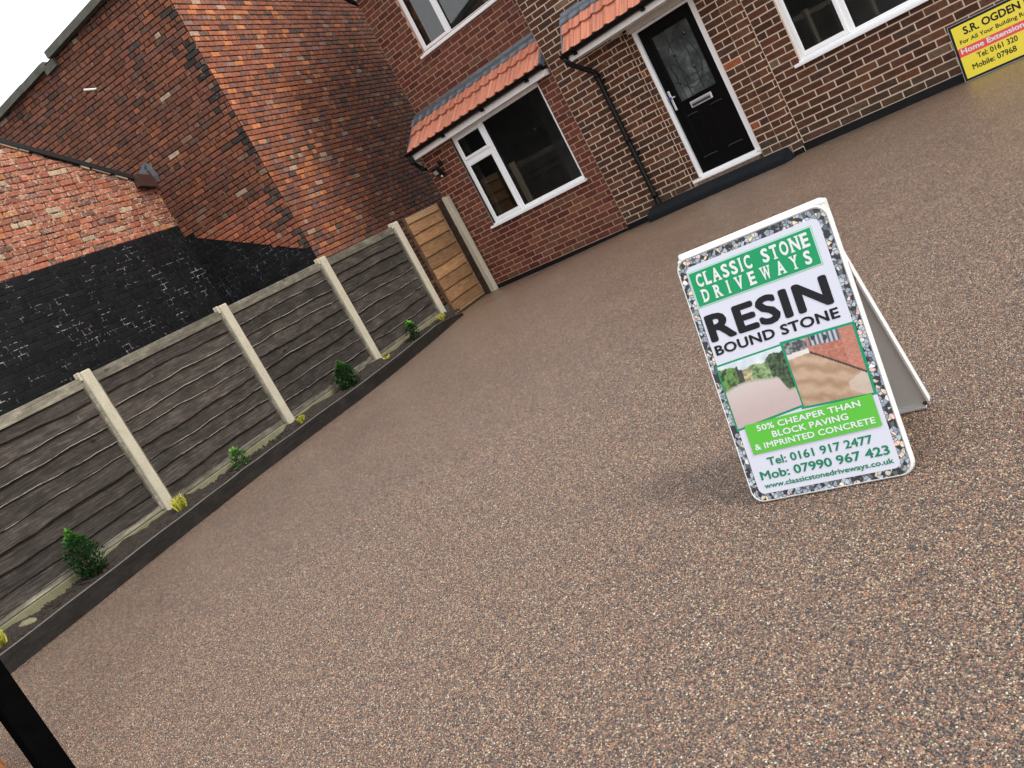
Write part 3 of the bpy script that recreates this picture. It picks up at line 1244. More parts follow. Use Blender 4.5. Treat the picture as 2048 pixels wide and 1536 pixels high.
# leaf built round the glazed opening
dl.box(-6.166, gx0, YD - .012, YD + .03, .302, 2.163, bev=.002)
dl.box(gx1, -5.394, YD - .012, YD + .03, .302, 2.163, bev=.002)
dl.box(gx0, gx1, YD - .012, YD + .03, .302, gz0, bev=0)
dl.box(gx0, gx1, YD - .012, YD + .03, gz1, 2.163, bev=0)
bars(dl, gx0 - .022, gx1 + .022, gz0 - .022, gz1 + .022, .024, YD - .022, YD - .008, bev=.004)
door = dl.build('door', M['doorblack'], house)
gl = MB()
gl.box(gx0, gx1, YD + .002, YD + .012, gz0, gz1)
dg = gl.build('door_glass', M['doorglass'], door)
# leading pattern
ld = MB()


def strip(p, q, w_=.0045):
    P, Q = Vector((p[0], 0, p[1])), Vector((q[0], 0, q[1]))
    dd = (Q - P)
    n_ = Vector((-dd.z, 0, dd.x)).normalized() * w_
    y = YD - .001
    vs = [P + n_, P - n_, Q - n_, Q + n_]
    ld.add([(v.x, y, v.z) for v in vs] + [(v.x, y + .004, v.z) for v in vs], [(0, 1, 2, 3), (0, 4, 5, 1), (1, 5, 6, 2), (2, 6, 7, 3), (3, 7, 4, 0)])


def arc(cx, cz, rx, rz_, a0, a1, n=14):
    pts = [(cx + rx * math.cos(rad(a0 + (a1 - a0) * k / n)), cz + rz_ * math.sin(rad(a0 + (a1 - a0) * k / n))) for k in range(n + 1)]
    for p, q in zip(pts[:-1], pts[1:]):
        strip(p, q)


cxg = (gx0 + gx1) / 2
strip((-5.85, gz0), (-5.85, gz1))
strip((-5.67, gz0), (-5.67, gz1))
strip((-5.94, gz0), (-5.94, 1.55))
strip((gx0, 1.42), (-5.60, 1.42))
strip((-5.94, 1.34), (-5.50, 1.34))
arc(cxg, 1.58, .20, .30, 0, 360, 28)
arc(-5.50, 1.86, .30, .16, 90, 185)
arc(-6.02, 1.36, .22, .30, 0, 90)
ld.build('leading', M['leadstrip'], door)
dm = MB()
for (cx_, cz_) in ((-5.848, 1.721), (-5.673, 1.493), (-5.617, 1.883), (-5.936, 1.408)):
    y = YD - .006
    rr_ = .034
    dm.add([(cx_ - rr_ * .7, y + .004, cz_), (cx_, y + .004, cz_ - rr_), (cx_ + rr_ * .7, y + .004, cz_), (cx_, y + .004, cz_ + rr_), (cx_, y - .004, cz_)],
           [(0, 1, 4), (1, 2, 4), (2, 3, 4), (3, 0, 4)])
dm.build('bevelled_gem', plain('dark_bevelled_glass', (.01, .012, .012), .05), door)
lb = MB()
lb.box(-5.918, -5.608, YD - .030, YD - .012, 1.070, 1.148, bev=.006)
lbo = lb.build('letterbox', M['chrome'], door)
lb = MB()
lb.box(-5.895, -5.631, YD - .034, YD - .0305, 1.084, 1.112, bev=.0)
lb.box(-5.895, -5.631, YD - .034, YD - .0305, 1.119, 1.124, bev=.0)
lb.build('flap_shadow_gap', plain('shaded_flap_steel', (.08, .085, .09), .3, .6), door)  # raised dark strips stand in for the darker flap and its shaded slot
hd = MB()
hd.box(-6.140, -6.108, YD - .022, YD - .012, 1.135, 1.385, bev=.005)
hd.tube([(-6.124, YD - .02, 1.295), (-6.124, YD - .062, 1.295), (-6.105, YD - .070, 1.295), (-6.035, YD - .070, 1.290)], .009, 8)
hd.build('handle', M['chrome'], door)
ht = MB()
ht.tube([(-6.124, YD - .05, 1.294), (-6.124, YD - .064, 1.294), (-6.108, YD - .0705, 1.294), (-6.080, YD - .0705, 1.293)], .0115, 8)
ht.build('handle_film', M['bluetape'], door)
for (a, b, zc) in ((-6.03, -5.868, 1.004), (-5.692, -5.516, 1.004), (-6.06, -5.853, .47), (-5.696, -5.493, .47)):
    m_ = MB()
    m_.tube([(a, YD - .016, zc), (a + .03, YD - .018, zc + .004), ((a + b) / 2, YD - .018, zc + .006), (b - .03, YD - .018, zc + .004), (b, YD - .016, zc)], .010, 8)
    m_.build('moulding', plain('satin_black_moulding', (.006, .006, .007), .35, spec=.4), door)
# panel mouldings run down from the raised heads
for (a, b, z0_, z1_) in ((-6.04, -5.86, .50, .99), (-5.70, -5.505, .50, .99)):
    m_ = MB()
    bars(m_, a, b, z0_, z1_, .012, YD - .018, YD - .010, bev=.003)
    m_.build('door_panel', M['doorblack'], door)
# soffit board over the door and canopy ceiling
sb = MB()
sb.box(-6.215, -5.30, YO + .003, YD - .046, 2.195, 2.30)
sb.build('head_board', plain('beige_head_board', (.50, .46, .41), .5), doorframe)

# resin filled threshold and the charcoal step in front of it
rs = MB()
rs.box(-6.95, -4.93, YO - .045, YO + .0, .0, .185)
rs.box(-6.225, -5.33, YO + .0, YD - .03, .0, .232)
rs.build('threshold_infill', M['resin'], house)
step = MB()
prof = [(YO - .045, .205), (YO - .10, .205), (YO - .275, .135), (YO - .285, .118), (YO - .285, -.02), (YO - .045, -.02)]
vs, fs = [], []
for x in (-6.93, -5.02):
    for (y, z) in prof:
        vs.append((x, y, z))
# right end cut back at an angle
vs[6 + 2] = (-4.94, YO - .24, .135)
vs[6 + 3] = (-4.93, YO - .25, .118)
vs[6 + 4] = (-4.93, YO - .25, -.02)
vs[6 + 5] = (-4.86, YO - .045, -.02)
vs[6 + 0] = (-4.95, YO - .045, .195)
vs[6 + 1] = (-4.95, YO - .10, .195)
for k in range(6):
    fs.append((k, (k + 1) % 6, 6 + (k + 1) % 6, 6 + k))
fs += [tuple(range(6)), tuple(range(6, 12))]
step.add(vs, fs)
so = step.build('door_step', M['step'])
bmx = bmesh.new()
bmx.from_mesh(so.data)
bmesh.ops.bevel(bmx, geom=bmx.edges[:], offset=.008, segments=2, affect='EDGES')
bmx.to_mesh(so.data)
bmx.free()
tag(so, 'long charcoal painted step below the black front door', 'step')

# air brick low in the right wall
ab = MB()
ab.box(-4.70, -4.50, YR - .008, YR + .004, .158, .212, bev=.002)
abo = ab.build('air_brick', plain('terracotta_vent', (.13, .05, .03), .8), house)
ah = MB()
for i in range(9):
    for j in range(3):
        ah.box(-4.688 + i * .0205, -4.678 + i * .0205, YR - .0095, YR - .0075, .166 + j * .015, .174 + j * .015)
ah.build('vent_hole', M['seal'], abo)
# a short slot vent at the joint of the two walls
sv = MB()
sv.box(XJ - .022, XJ - .002, YL - .012, YL - .002, 1.12, 1.20, bev=.003)
sv.build('cable_cover', M['gutter'], house)


# ------------------------------------------------------------------ canopies
def canopy(xl, xr, ywall, zwall, yeave, zeave, flash_drop, tw, bottom_z, yface, brackets, right_cap=True):
    """tiled lean-to; > tile, flashing, fascia, gutter"""
    pitch = math.atan2(zwall - zeave, ywall - yeave)
    slope = Vector((0, -math.cos(pitch), -math.sin(pitch)))
    nrm = Vector((0, -math.sin(pitch), math.cos(pitch)))
    run = math.hypot(ywall - yeave, zwall - zeave)
    base = MB()
    base.add([(xl + .02, ywall, zwall - .02), (xr - .02, ywall, zwall - .02), (xr - .02, yeave + .02, zeave - .035), (xl + .02, yeave + .02, zeave - .035),
              (xl + .02, ywall, zeave - .12), (xr - .02, ywall, zeave - .12), (xr - .02, yeave + .02, zeave - .12), (xl + .02, yeave + .02, zeave - .12)],
             [(0, 1, 2, 3), (4, 7, 6, 5), (0, 3, 7, 4), (1, 5, 6, 2), (3, 2, 6, 7), (0, 4, 5, 1)])
    can = base.build('canopy', M['gutter'], house)
    nt_ = int(round((xr - xl) / tw))
    tw = (xr - xl) / nt_
    # section across one tile: shallow pan then a roll
    sec = [(0, .006), (.10, .001), (.45, .000), (.60, .004), (.70, .020), (.80, .028), (.90, .021), (1.0, .007)]
    rows = [(run * .50, run * 1.02, .008, .034), (.02, run * .53, .010, .040)]
    for ri, (t0, t1, l0, l1) in enumerate(rows):
        b = MB()
        vs, fs = [], []
        n = len(sec)
        for t, lift in ((t0, l0), (t1, l1)):
            for sx, sz in sec:
                vs.append(Vector((sx * tw * 1.02, 0, 0)) + slope * t + nrm * (lift + sz))
        for sx, sz in sec:
            vs.append(Vector((sx * tw * 1.02, 0, 0)) + slope * t1 + nrm * (l1 + sz - .022))
        for k in range(n - 1):
            fs.append((k, k + 1, n + k + 1, n + k))
            fs.append((n + k, n + k + 1, 2 * n + k + 1, 2 * n + k))
        fs.append((0, n, 2 * n))
        fs.append((n - 1, 2 * n, 2 * n - 1)[:3])
        b.add(vs, fs)
        me = b.mesh('tile', M['tile'], recalc=False)
        for i in range(nt_):
            obj_from('tile', me, M['tile'], can, Matrix.Translation((xl + i * tw, ywall, zwall + RN.uniform(-.0012, .0012))) @ Matrix.Rotation(RN.uniform(-.004, .004), 4, 'Z'))
    # lead flashing dressed over the rolls
    fl = MB()
    n = nt_ * 8
    top = []
    for i in range(n + 1):
        x = xl - .02 + (xr - xl + .05) * i / n
        fx = ((x - xl) / tw) % 1.0
        hgt = 0
        for (s0, h0), (s1, h1) in zip(sec[:-1], sec[1:]):
            if s0 <= fx <= s1:
                hgt = h0 + (h1 - h0) * (fx - s0) / max(s1 - s0, 1e-6)
        j = RN.uniform(-.004, .004)
        A = Vector((x, ywall - .004, zwall + .055))
        B = Vector((x, ywall - .010, zwall + .012))
        Cc = Vector((x, ywall, zwall)) + slope * .03 + nrm * (.030 + hgt * .5)
        Dd = Vector((x, ywall, zwall)) + slope * (flash_drop + j + (.012 if hgt > .01 else 0)) + nrm * (.028 + hgt + .004)
        top.append([A, B, Cc, Dd, Dd + nrm * -.006])
    vs = [p for t in top for p in t]
    for i in range(n):
        for k in range(4):
            fl.f.append((i * 5 + k, (i + 1) * 5 + k, (i + 1) * 5 + k + 1, i * 5 + k + 1))
            fl.mi.append(0)
            fl.t.append(None)
    fl.v = [tuple(v) for v in vs]
    fl.build('flashing', M['lead'], can, recalc=False, smooth=True)
    # verge strips
    for x, w_, mt in ((xl - .022, .022, M['lead']), (xr + .002, .05 if right_cap else .02, M['lead'])):
        v = MB()
        P0 = Vector((x, ywall, zwall)) + nrm * .036
        P1 = P0 + slope * (run * 1.0)
        W_ = Vector((w_, 0, 0))
        dn = nrm * -.075
        q = [P0, P0 + W_, P1 + W_, P1]
        v.add(q + [a + dn for a in q], [(0, 1, 2, 3), (4, 7, 6, 5), (0, 3, 7, 4), (1, 5, 6, 2), (3, 2, 6, 7), (0, 4, 5, 1)])
        v.build('verge', mt, can)
    # half round gutter
    gt = MB()
    yg, zg, rg = yeave - .035, zeave - .005, .052
    ring = []
    xs = (xl - .035, xr + .045)
    n = 10
    for x in xs:
        for k in range(n + 1):
            a = PI + PI * k / n
            ring.append((x, yg + rg * math.cos(a), zg + rg * math.sin(a)))
    for k in range(n):
        gt.f.append((k, k + 1, n + 2 + k, n + 1 + k))
        gt.mi.append(0)
        gt.t.append(None)
    gt.v = ring
    gt.poly([ring[k] for k in range(n + 1)])
    gt.poly([ring[n + 1 + k] for k in range(n + 1)])
    gt.box(xs[0], xs[1], yg - rg - .004, yg - rg + .006, zg - .006, zg + .006)
    for bx in brackets:
        gt.box(bx - .018, bx + .018, yg - rg - .010, yg + rg, zg - rg - .012, zg - rg + .004, bev=.002)
        gt.box(bx - .018, bx + .018, yg - .02, yeave + .05, zg - rg - .030, zg - rg - .006, bev=.002)
    gt.build('gutter', M['gutter'], can, recalc=False)
    # white fascia and soffit
    fa = MB()
    fa.box(xl + .03, xr - .0, yeave + .0, yeave + .02, bottom_z, zeave - .055, bev=.002)
    fa.box(xl + .03, xr - .0, yeave + .0205, yface, bottom_z + .002, bottom_z + .016)
    fa.box(xl + .03, xl + .045, yeave + .0205, yface, bottom_z + .017, zeave - .06)
    fa.box(xr - .015, xr, yeave + .0205, yface, bottom_z + .017, zeave - .06)
    fa.build('fascia', M['upvc_shade'], can)
    return can


canopy(-10.44, -7.53, YU, 2.885, 10.01, 2.455, .155, .19, 2.318, YL, (-9.62, -8.72, -7.80))
canopy(-6.94, -4.30, YO, 2.80, 9.80, 2.385, .125, .19, 2.262, YO, (-6.78, -5.70, -4.7))

# head board between lower window and soffit is the white fascia above; swan necks and downpipes
sw = MB()
sw.tube([(-10.43, 9.96, 2.42), (-10.43, 9.97, 2.33), (-10.43, 10.00, 2.27), (-10.44, 10.09, 2.17), (-10.445, 10.14, 2.145), (-10.448, 10.40, 2.10), (-10.448, 10.50, 2.06), (-10.448, 10.52, 1.9), (-10.448, 10.52, .1)], .034, 12)
for z in (2.30, 2.16):
    sw.tube([(-10.43, 9.97 if z > 2.2 else 10.09, z + .035), (-10.43, 9.97 if z > 2.2 else 10.09, z - .03)], .040, 12)
sw.build('downpipe', M['gutter'], house, smooth=True)
sw = MB()
sw.tube([(-10.44, 10.30, 5.1), (-10.44, 10.31, 4.93), (-10.44, 10.44, 4.82), (-10.44, 10.60, 4.72), (-10.44, 10.62, 4.0), (-10.44, 10.62, 2.6)], .034, 12)
sw.build('downpipe', M['gutter'], house, smooth=True)
sw = MB()
sw.tube([(-6.94, 9.765, 2.36), (-6.94, 9.77, 2.28), (-6.93, 9.80, 2.235), (-6.86, 9.97, 2.085), (-6.83, 10.035, 2.03), (-6.825, 10.04, 1.95), (-6.83, 10.04, .20), (-6.83, 10.02, .16)], .033, 12)
for z in (1.98, 1.1, .32):
    sw.tube([(-6.827, 10.04, z + .03), (-6.827, 10.04, z - .03)], .040, 12)
for z in (1.90, .9):
    sw.box(-6.885, -6.775, 10.04, 10.10, z - .012, z + .012, bev=.003)
sw.build('downpipe', M['gutter'], house, smooth=True)

# upper roof, out of view, kept simple
rf = MB()
rf.box(-10.75, 4.5, 9.75, 10.05, 5.45, 5.58)
rf.add([(-10.75, 9.75, 5.60), (4.5, 9.75, 5.60), (4.5, 13.2, 7.9), (-10.75, 13.2, 7.9), (4.5, 16.6, 5.6), (-10.75, 16.6, 5.6)], [(0, 1, 2, 3), (3, 2, 4, 5), (0, 3, 5), (1, 4, 2), (0, 5, 4, 1)])
rf.build('roof', plain('brown_roof_tile', (.12, .07, .05), .85, nscale=8, namp=.3), house)

# ------------------------------------------------------------------ security light
sl = empty('security_light', (-10.13, YL, 2.04), label='small black floodlight with motion sensor fixed left of the lower window', cat='light')
b_ = MB()
b_.box(-10.115, -10.045, YL - .05, YL - .004, 2.065, 2.135, bev=.008)
b_.tube([(-10.08, YL - .05, 2.08), (-10.09, YL - .09, 2.03)], .016, 8)
b_.build('bracket', M['gutter'], sl)
h_ = MB()
hm = Matrix.Translation((-10.125, YL - .12, 2.005)) @ Euler((rad(22), 0, rad(-10))).to_matrix().to_4x4()
h_.box(-.085, .085, -.03, .03, -.065, .065, bev=.012, mw=hm)
h_.box(-.065, .065, .03, .045, -.045, .045, bev=.006, mw=hm)
h_.build('housing', M['gutter'], sl)
h_ = MB()
h_.box(-.050, .050, -.0335, -.0300, -.034, .034, mw=hm)
h_.build('lens', M['glass_light'], sl)
h_ = MB()
h_.tube([(-10.085, YL - .06, 1.96), (-10.08, YL - .08, 1.93)], [.02, .024], 10)
h_.box(-10.105, -10.055, YL - .11, YL - .05, 1.895, 1.94, bev=.01)
so_ = h_.build('sensor', M['gutter'], sl)
h_ = MB()
h_.tube([(-10.08, YL - .108, 1.912), (-10.08, YL - .122, 1.905)], [.019, .010], 10)
h_.build('sensor_eye', plain('white_sensor_dome', (.75, .75, .75), .3), so_)

# ------------------------------------------------------------------ lettering
def text_mesh(s, name, mat, x0, x1, y0, y1, parent, bold=.02, lift=.001, spacing=1.0, mw=None, squeeze=True):
    cu = bpy.data.curves.new(name, 'FONT')
    cu.body = s
    cu.size = 1
    cu.space_character = spacing
    cu.resolution_u = 3
    cu.fill_mode = 'FRONT'
    tmp = bpy.data.objects.new('tmp', cu)
    COL.objects.link(tmp)
    dg_ = bpy.context.evaluated_depsgraph_get()
    me = bpy.data.meshes.new_from_object(tmp.evaluated_get(dg_))
    bpy.data.objects.remove(tmp)
    xs = [v.co.x for v in me.vertices]
    ys = [v.co.y for v in me.vertices]
    a, b, c, d_ = min(xs), max(xs), min(ys), max(ys)
    base = [v.co.copy() for v in me.vertices]
    polys = [tuple(p.vertices) for p in me.polygons]
    vs, fs = [], []
    k8 = 8 if bold > 0 else 1
    for k in range(k8):
        ox, oy = (bold * math.cos(2 * PI * k / 8), bold * math.sin(2 * PI * k / 8)) if bold > 0 else (0, 0)
        n0 = len(vs)
        for q in base:
            X = (q.x + ox - a + bold) / (b - a + 2 * bold)
            Y = (q.y + oy - c + bold) / (d_ - c + 2 * bold)
            vs.append((x0 + X * (x1 - x0), y0 + Y * (y1 - y0), lift + k * .00004))
        fs += [tuple(n0 + i for i in p) for p in polys]
    me = bpy.data.meshes.new(name)
    me.from_pydata(vs, [], fs)
    me.materials.clear()
    me.materials.append(mat)
    return obj_from(name, me, mat, parent, mw)


def flat(name, pts, mat, parent, lift, mw):
    b = MB()
    b.poly([(p[0], p[1], lift) for p in pts])
    return b.build(name, mat, parent, mw, recalc=False)


def rect(x0, x1, y0, y1):
    return [(x0, y0), (x1, y0), (x1, y1), (x0, y1)]


def rrect(x0, x1, y0, y1, r_, n=6):
    pts = []
    for cx_, cy_, a0 in ((x1 - r_, y0 + r_, -90), (x1 - r_, y1 - r_, 0), (x0 + r_, y1 - r_, 90), (x0 + r_, y0 + r_, 180)):
        for k in range(n + 1):
            a = rad(a0 + 90 * k / n)
            pts.append((cx_ + r_ * math.cos(a), cy_ + r_ * math.sin(a)))
    return pts


def ring(mb, outer, inner, z, mi=0):
    n = len(outer)
    for k in range(n):
        j = (k + 1) % n
        mb.poly([(*outer[k], z), (*outer[j], z), (*inner[j], z), (*inner[k], z)], mi)


def slab(mb, pts, z0, z1, mi=0):
    n = len(pts)
    mb.poly([(*p, z1) for p in pts], mi)
    mb.poly([(*p, z0) for p in reversed(pts)], mi)
    for k in range(n):
        j = (k + 1) % n
        mb.poly([(*pts[k], z0), (*pts[j], z0), (*pts[j], z1), (*pts[k], z1)], mi)


# ------------------------------------------------------------------ pavement sign (A frame)
A0 = Vector((-1.665, 2.222, 0.004))
uu = Vector((.9939, .1105, 0))
nn = Vector((-.1105, .9939, 0))
s_ = (nn * .22 + Vector((0, 0, .785)))
LB = s_.length
s_.normalize()
N_ = uu.cross(s_)
bm_ = Matrix.Translation(A0) @ Matrix(((uu.x, s_.x, N_.x, 0), (uu.y, s_.y, N_.y, 0), (uu.z, s_.z, N_.z, 0), (0, 0, 0, 1)))
sign = empty('pavement_sign', (A0.x + .2, A0.y + .2, 0), label='white framed A-board advertising resin bound stone, standing on the driveway', cat='sign')
BW0, BW1, BH = -.014, .500, .812
fp = MB()
outer = rrect(BW0, BW1, .0, BH, .040)
slab(fp, outer, -.018, .000)
inner = rrect(BW0 + .005, BW1 - .009, .005, BH - .008, .036)
mid_o = rrect(BW0 + .004, BW1 - .004, .004, BH - .004, .038)
# raised lip round the face
for a_, b_z0, b_z1, c_ in ((outer, 0, .004, mid_o),):
    n = len(outer)
    for k in range(n):
        j = (k + 1) % n
        fp.poly([(*outer[k], 0), (*outer[j], 0), (*mid_o[j], .005), (*mid_o[k], .005)])
        fp.poly([(*mid_o[k], .005), (*mid_o[j], .005), (*inner[j], .001), (*inner[k], .001)])
front = fp.build('front_panel', M['white_metal'], sign, bm_)
# folded top rail above the print
tr_ = MB()
tr_.box(.004, .490, .806, .827, -.030, .003, bev=.005)
tr_.build('top_rail', M['white_metal'], sign, bm_)
# printed sheet: pebble border, white field
so1 = flat('print_border', inner, M['stoneprint'], front, .0022, bm_)
wf = flat('print_field', rrect(.016, .466, .026, .778, .020), M['print_white'], front, .0030, bm_)
flat('print_block', rect(.019, .440, .644, .762), M['print_green_line'], front, .0036, bm_)
flat('print_block', rect(.0215, .4375, .6465, .7595), M['print_white'], front, .0040, bm_)
flat('print_block', rect(.0235, .4355, .6485, .7575), M['print_green'], front, .0044, bm_)


def slab_text(s, x0, x1, y0, y1, gap):
    """heavy slab-serif capitals, one letter at a time, serifs added as bars"""
    wid = {'I': .55, 'L': .85, 'W': 1.25, ' ': .9, 'A': 1.1, 'N': 1.1, 'O': 1.05, 'D': 1.0, 'V': 1.05, 'R': 1.0}
    tot = sum(wid.get(c, .92) for c in s) + gap * (len(s) - 1)
    k = (x1 - x0) / tot
    x = x0
    hgt = y1 - y0
    sb_ = .10 * hgt
    ser = {'L': [(0, .6, 1), (0, .6, 0)], 'A': [(-.05, .35, 0), (.62, 1.05, 0)], 'I': [(-.3, 1.3, 0), (-.3, 1.3, 1)], 'T': [(.22, .78, 0)],
           'N': [(-.08, .32, 1), (-.08, .36, 0), (.66, 1.08, 1)], 'E': [(-.08, .3, 1), (-.08, .3, 0)], 'D': [(-.08, .3, 1), (-.08, .3, 0)],
           'R': [(-.08, .3, 1), (-.08, .4, 0), (.66, 1.1, 0)], 'V': [(-.08, .38, 1), (.64, 1.08, 1)], 'W': [(-.06, .28, 1), (.72, 1.06, 1), (.36, .64, 1)],
           'Y': [(-.08, .38, 1), (.64, 1.08, 1), (.25, .75, 0)]}
    for c in s:
        w_ = wid.get(c, .92) * k
        if c != ' ':
            pad = .06 * w_
            a, b = x + pad, x + w_ - pad
            if c == 'I':
                a, b = x + w_ * .30, x + w_ * .70
            text_mesh(c, 'lettering', M['print_text_white'], a, b, y0, y1, front, bold=.035, lift=.005, mw=bm_)
            if c in ser:
                q = MB()
                for (f0, f1, top_) in ser[c]:
                    xa, xb = a + (b - a) * f0, a + (b - a) * f1
                    ya = y1 - sb_ if top_ else y0
                    q.poly([(xa, ya, .0053), (xb, ya, .0053), (xb, ya + sb_, .0053), (xa, ya + sb_, .0053)])
                q.build('serif', M['print_text_white'], front, bm_, recalc=False)
        x += w_ + gap * k


slab_text('CLASSIC STONE', .040, .424, .706, .749, .10)
slab_text('DRIVEWAYS', .044, .415, .657, .698, .62)
text_mesh('RESIN', 'lettering', M['print_black'], .025, .435, .527, .617, front, bold=.038, spacing=1.06, lift=.004, mw=bm_)
text_mesh('BOUND STONE', 'lettering', M['print_black'], .027, .438, .484, .516, front, bold=.030, spacing=1.05, lift=.004, mw=bm_)
text_mesh('50% CHEAPER THAN', 'lettering', M['print_text_white'], .076, .412, .224, .243, front, bold=.05, lift=.005, mw=bm_) if False else None
# two printed photographs with green borders
flat('print_block', [(.010, .236), (.252, .262), (.252, .462), (.010, .455)], M['print_frame'], front, .0034, bm_)
flat('print_block', [(.238, .255), (.466, .244), (.470, .462), (.238, .467)], M['print_frame'], front, .0036, bm_)
from mathutils import noise as mnoise


def mixc(a, b, t):
    return tuple(a[i] * (1 - t) + b[i] * t for i in range(3))


def nz(x, y, sc, seed=0.0):
    return mnoise.noise(Vector((x * sc + seed, y * sc - seed, seed * .7)))


def pic_drive(u, v):
    """pink drive with bushes behind"""
    edge = .60 + .05 * math.sin(u * 5) - (.24 * sm((u - .80) / .12))
    n1, n2 = nz(u, v, 9, 3), nz(u, v, 26, 8)
    if v < edge:
        c = mixc((.60, .47, .45), (.70, .60, .57), sm((v - .1) / .6) + .12 * n2)
        if edge - v < .03:
            c = mixc(c, (.25, .3, .12), .5)
        return c
    if u < .26:
        a, b = (.015, .05, .012), (.16, .33, .07)
    elif u < .34:
        a, b = (.02, .02, .015), (.07, .07, .05)
    elif u < .47:
        a, b = (.25, .24, .08), (.78, .66, .40)
    elif u < .74:
        a, b = (.06, .13, .04), (.34, .48, .22)
    else:
        a, b = (.008, .020, .008), (.09, .17, .06)
    top = .93 + .09 * n1 if u < .3 or u > .72 else .84 + .10 * nz(u, v, 6, 5)
    if v > top:
        return mixc((.62, .74, .80), (.86, .90, .92), .5 + n1)
    return mixc(a, b, max(0, min(1, .45 + 1.1 * n2 + .5 * n1)))


def pic_deck(u, v):
    """tan drive in slanting sun beside a brick wall"""
    line = .76 - .70 * max(0, u - .33)
    n1, n2 = nz(u, v, 8, 13), nz(u, v, 30, 18)
    if u < .33:
        if v < .74 + .1 * u:
            pass
        elif v < .82 + .06 * u:
            return mixc((.78, .72, .66), (.88, .82, .76), .5 + n1)
        else:
            return mixc((.05, .06, .07), (.40, .42, .40), max(0, min(1, .4 + n2 + n1)))
    elif v > line:
        if v < line + .035:
            return (.02, .014, .012)
        if .36 < u < .80 and v > .86 - .05 * (u - .36):
            return mixc((.02, .03, .05), (.60, .66, .74), .5 + .5 * math.sin(u * 95)) if n1 > -.2 else (.03, .03, .04)
        pil = abs(u - .36) < .05 or u > .80
        row = math.sin((v + .62 * u) * 115)
        c = mixc((.42, .13, .08), (.60, .24, .16), .5 + n2)
        if pil:
            c = mixc(c, (.66, .30, .22), .4)
        return mixc(c, (.30, .13, .10), .35 if row > .75 else 0)
    st = math.sin((v * 3.0 + u * .9) * 9 + n1 * 2)
    c = mixc((.42, .25, .14), (.66, .48, .33), .5 + .38 * st + .15 * n2)
    if u > .72 and v < .22 + .5 * (u - .72) and v > (.9 - u) * .6:
        c = mixc(c, (.80, .70, .60), .7)
    return mixc(c, (.30, .17, .09), .25 * (1 - v))


def raster(name, quad, fn, nx, ny, lift):
    """a printed photograph: fine mesh with the print's colours at its corners"""
    vs, fs, cols = [], [], []
    for j in range(ny + 1):
        for i in range(nx + 1):
            u, v = i / nx, j / ny
            a = Vector(quad[0]).lerp(Vector(quad[1]), u)
            b = Vector(quad[3]).lerp(Vector(quad[2]), u)
            q = a.lerp(b, v)
            vs.append((q.x, q.y, lift))
            c = fn(u, v)
            cols += [max(0, min(1, c[0])) * .78, max(0, min(1, c[1])) * .78, max(0, min(1, c[2])) * .78, 1]
    for j in range(ny):
        for i in range(nx):
            k = j * (nx + 1) + i
            fs.append((k, k + 1, k + nx + 2, k + nx + 1))
    me = bpy.data.meshes.new(name)
    me.from_pydata(vs, [], fs)
    at = me.color_attributes.new('tint', 'FLOAT_COLOR', 'POINT')
    at.data.foreach_set('color', cols)
    return obj_from(name, me, M['photo'], front, bm_)


_b = NB('photographic_print')
_b.col(_b.n("ShaderNodeAttribute", attribute_name="tint").outputs['Color'])
_b.rough(.4)
M['photo'] = _b.m
raster('photo_print', [(.016, .243), (.243, .268), (.238, .456), (.015, .449)], pic_drive, 80, 70, .0042)
raster('photo_print', [(.248, .261), (.458, .251), (.462, .455), (.246, .459)], pic_deck, 90, 80, .0042)
flat('print_block', rect(.040, .452, .154, .250), M['print_lime'], front, .0058, bm_)
for s__, a, b, c, d__ in (('50% CHEAPER THAN', .078, .412, .222, .241), ('BLOCK PAVING', .122, .366, .193, .213), ('& IMPRINTED CONCRETE', .052, .438, .165, .184)):
    text_mesh(s__, 'lettering', M['print_text_white'], a, b, c, d__, front, bold=.022, spacing=1.04, lift=.0064, mw=bm_)
text_mesh('Tel: 0161 917 2477', 'lettering', M['print_dkgreen'], .076, .412, .110, .136, front, bold=.022, lift=.0040, mw=bm_)
text_mesh('Mob: 07990 967 423', 'lettering', M['print_dkgreen'], .038, .448, .069, .097, front, bold=.022, lift=.0040, mw=bm_)
text_mesh('www.classicstonedriveways.co.uk', 'lettering', M['print_dkgreen'], .040, .450, .037, .058, front, bold=.022, lift=.0040, mw=bm_)

# rear panel: a tray leaning the other way, seen from inside
ridge = A0 + nn * .225 + Vector((0, 0, .800))
foot = A0 + nn * .452 + Vector((0, 0, .004))
sr = (ridge - foot)
LR = sr.length
sr.normalize()
NR = uu.cross(sr)
rm_ = Matrix.Translation(foot) @ Matrix(((uu.x, sr.x, NR.x, 0), (uu.y, sr.y, NR.y, 0), (uu.z, sr.z, NR.z, 0), (0, 0, 0, 1)))
rp = MB()
slab(rp, rrect(.0, .470, .0, LR - .01, .022), -.004, -.001, 1)
rp.box(.0, .008, .02, LR - .02, -.004, .020)
rp.box(.462, .470, .026, LR - .03, -.004, .022, bev=.001)
rp.box(.02, .450, .000, .006, -.001, .020, 1)
rear = rp.build('rear_panel', [M['white_metal'], M['grey_metal']], sign, rm_)
sc_ = MB()
sc_.tube([(.452, .018, .018), (.452, .018, .012)], .007, 10)
sc_.build('foot_bolt', M['rust'], rear, rm_)
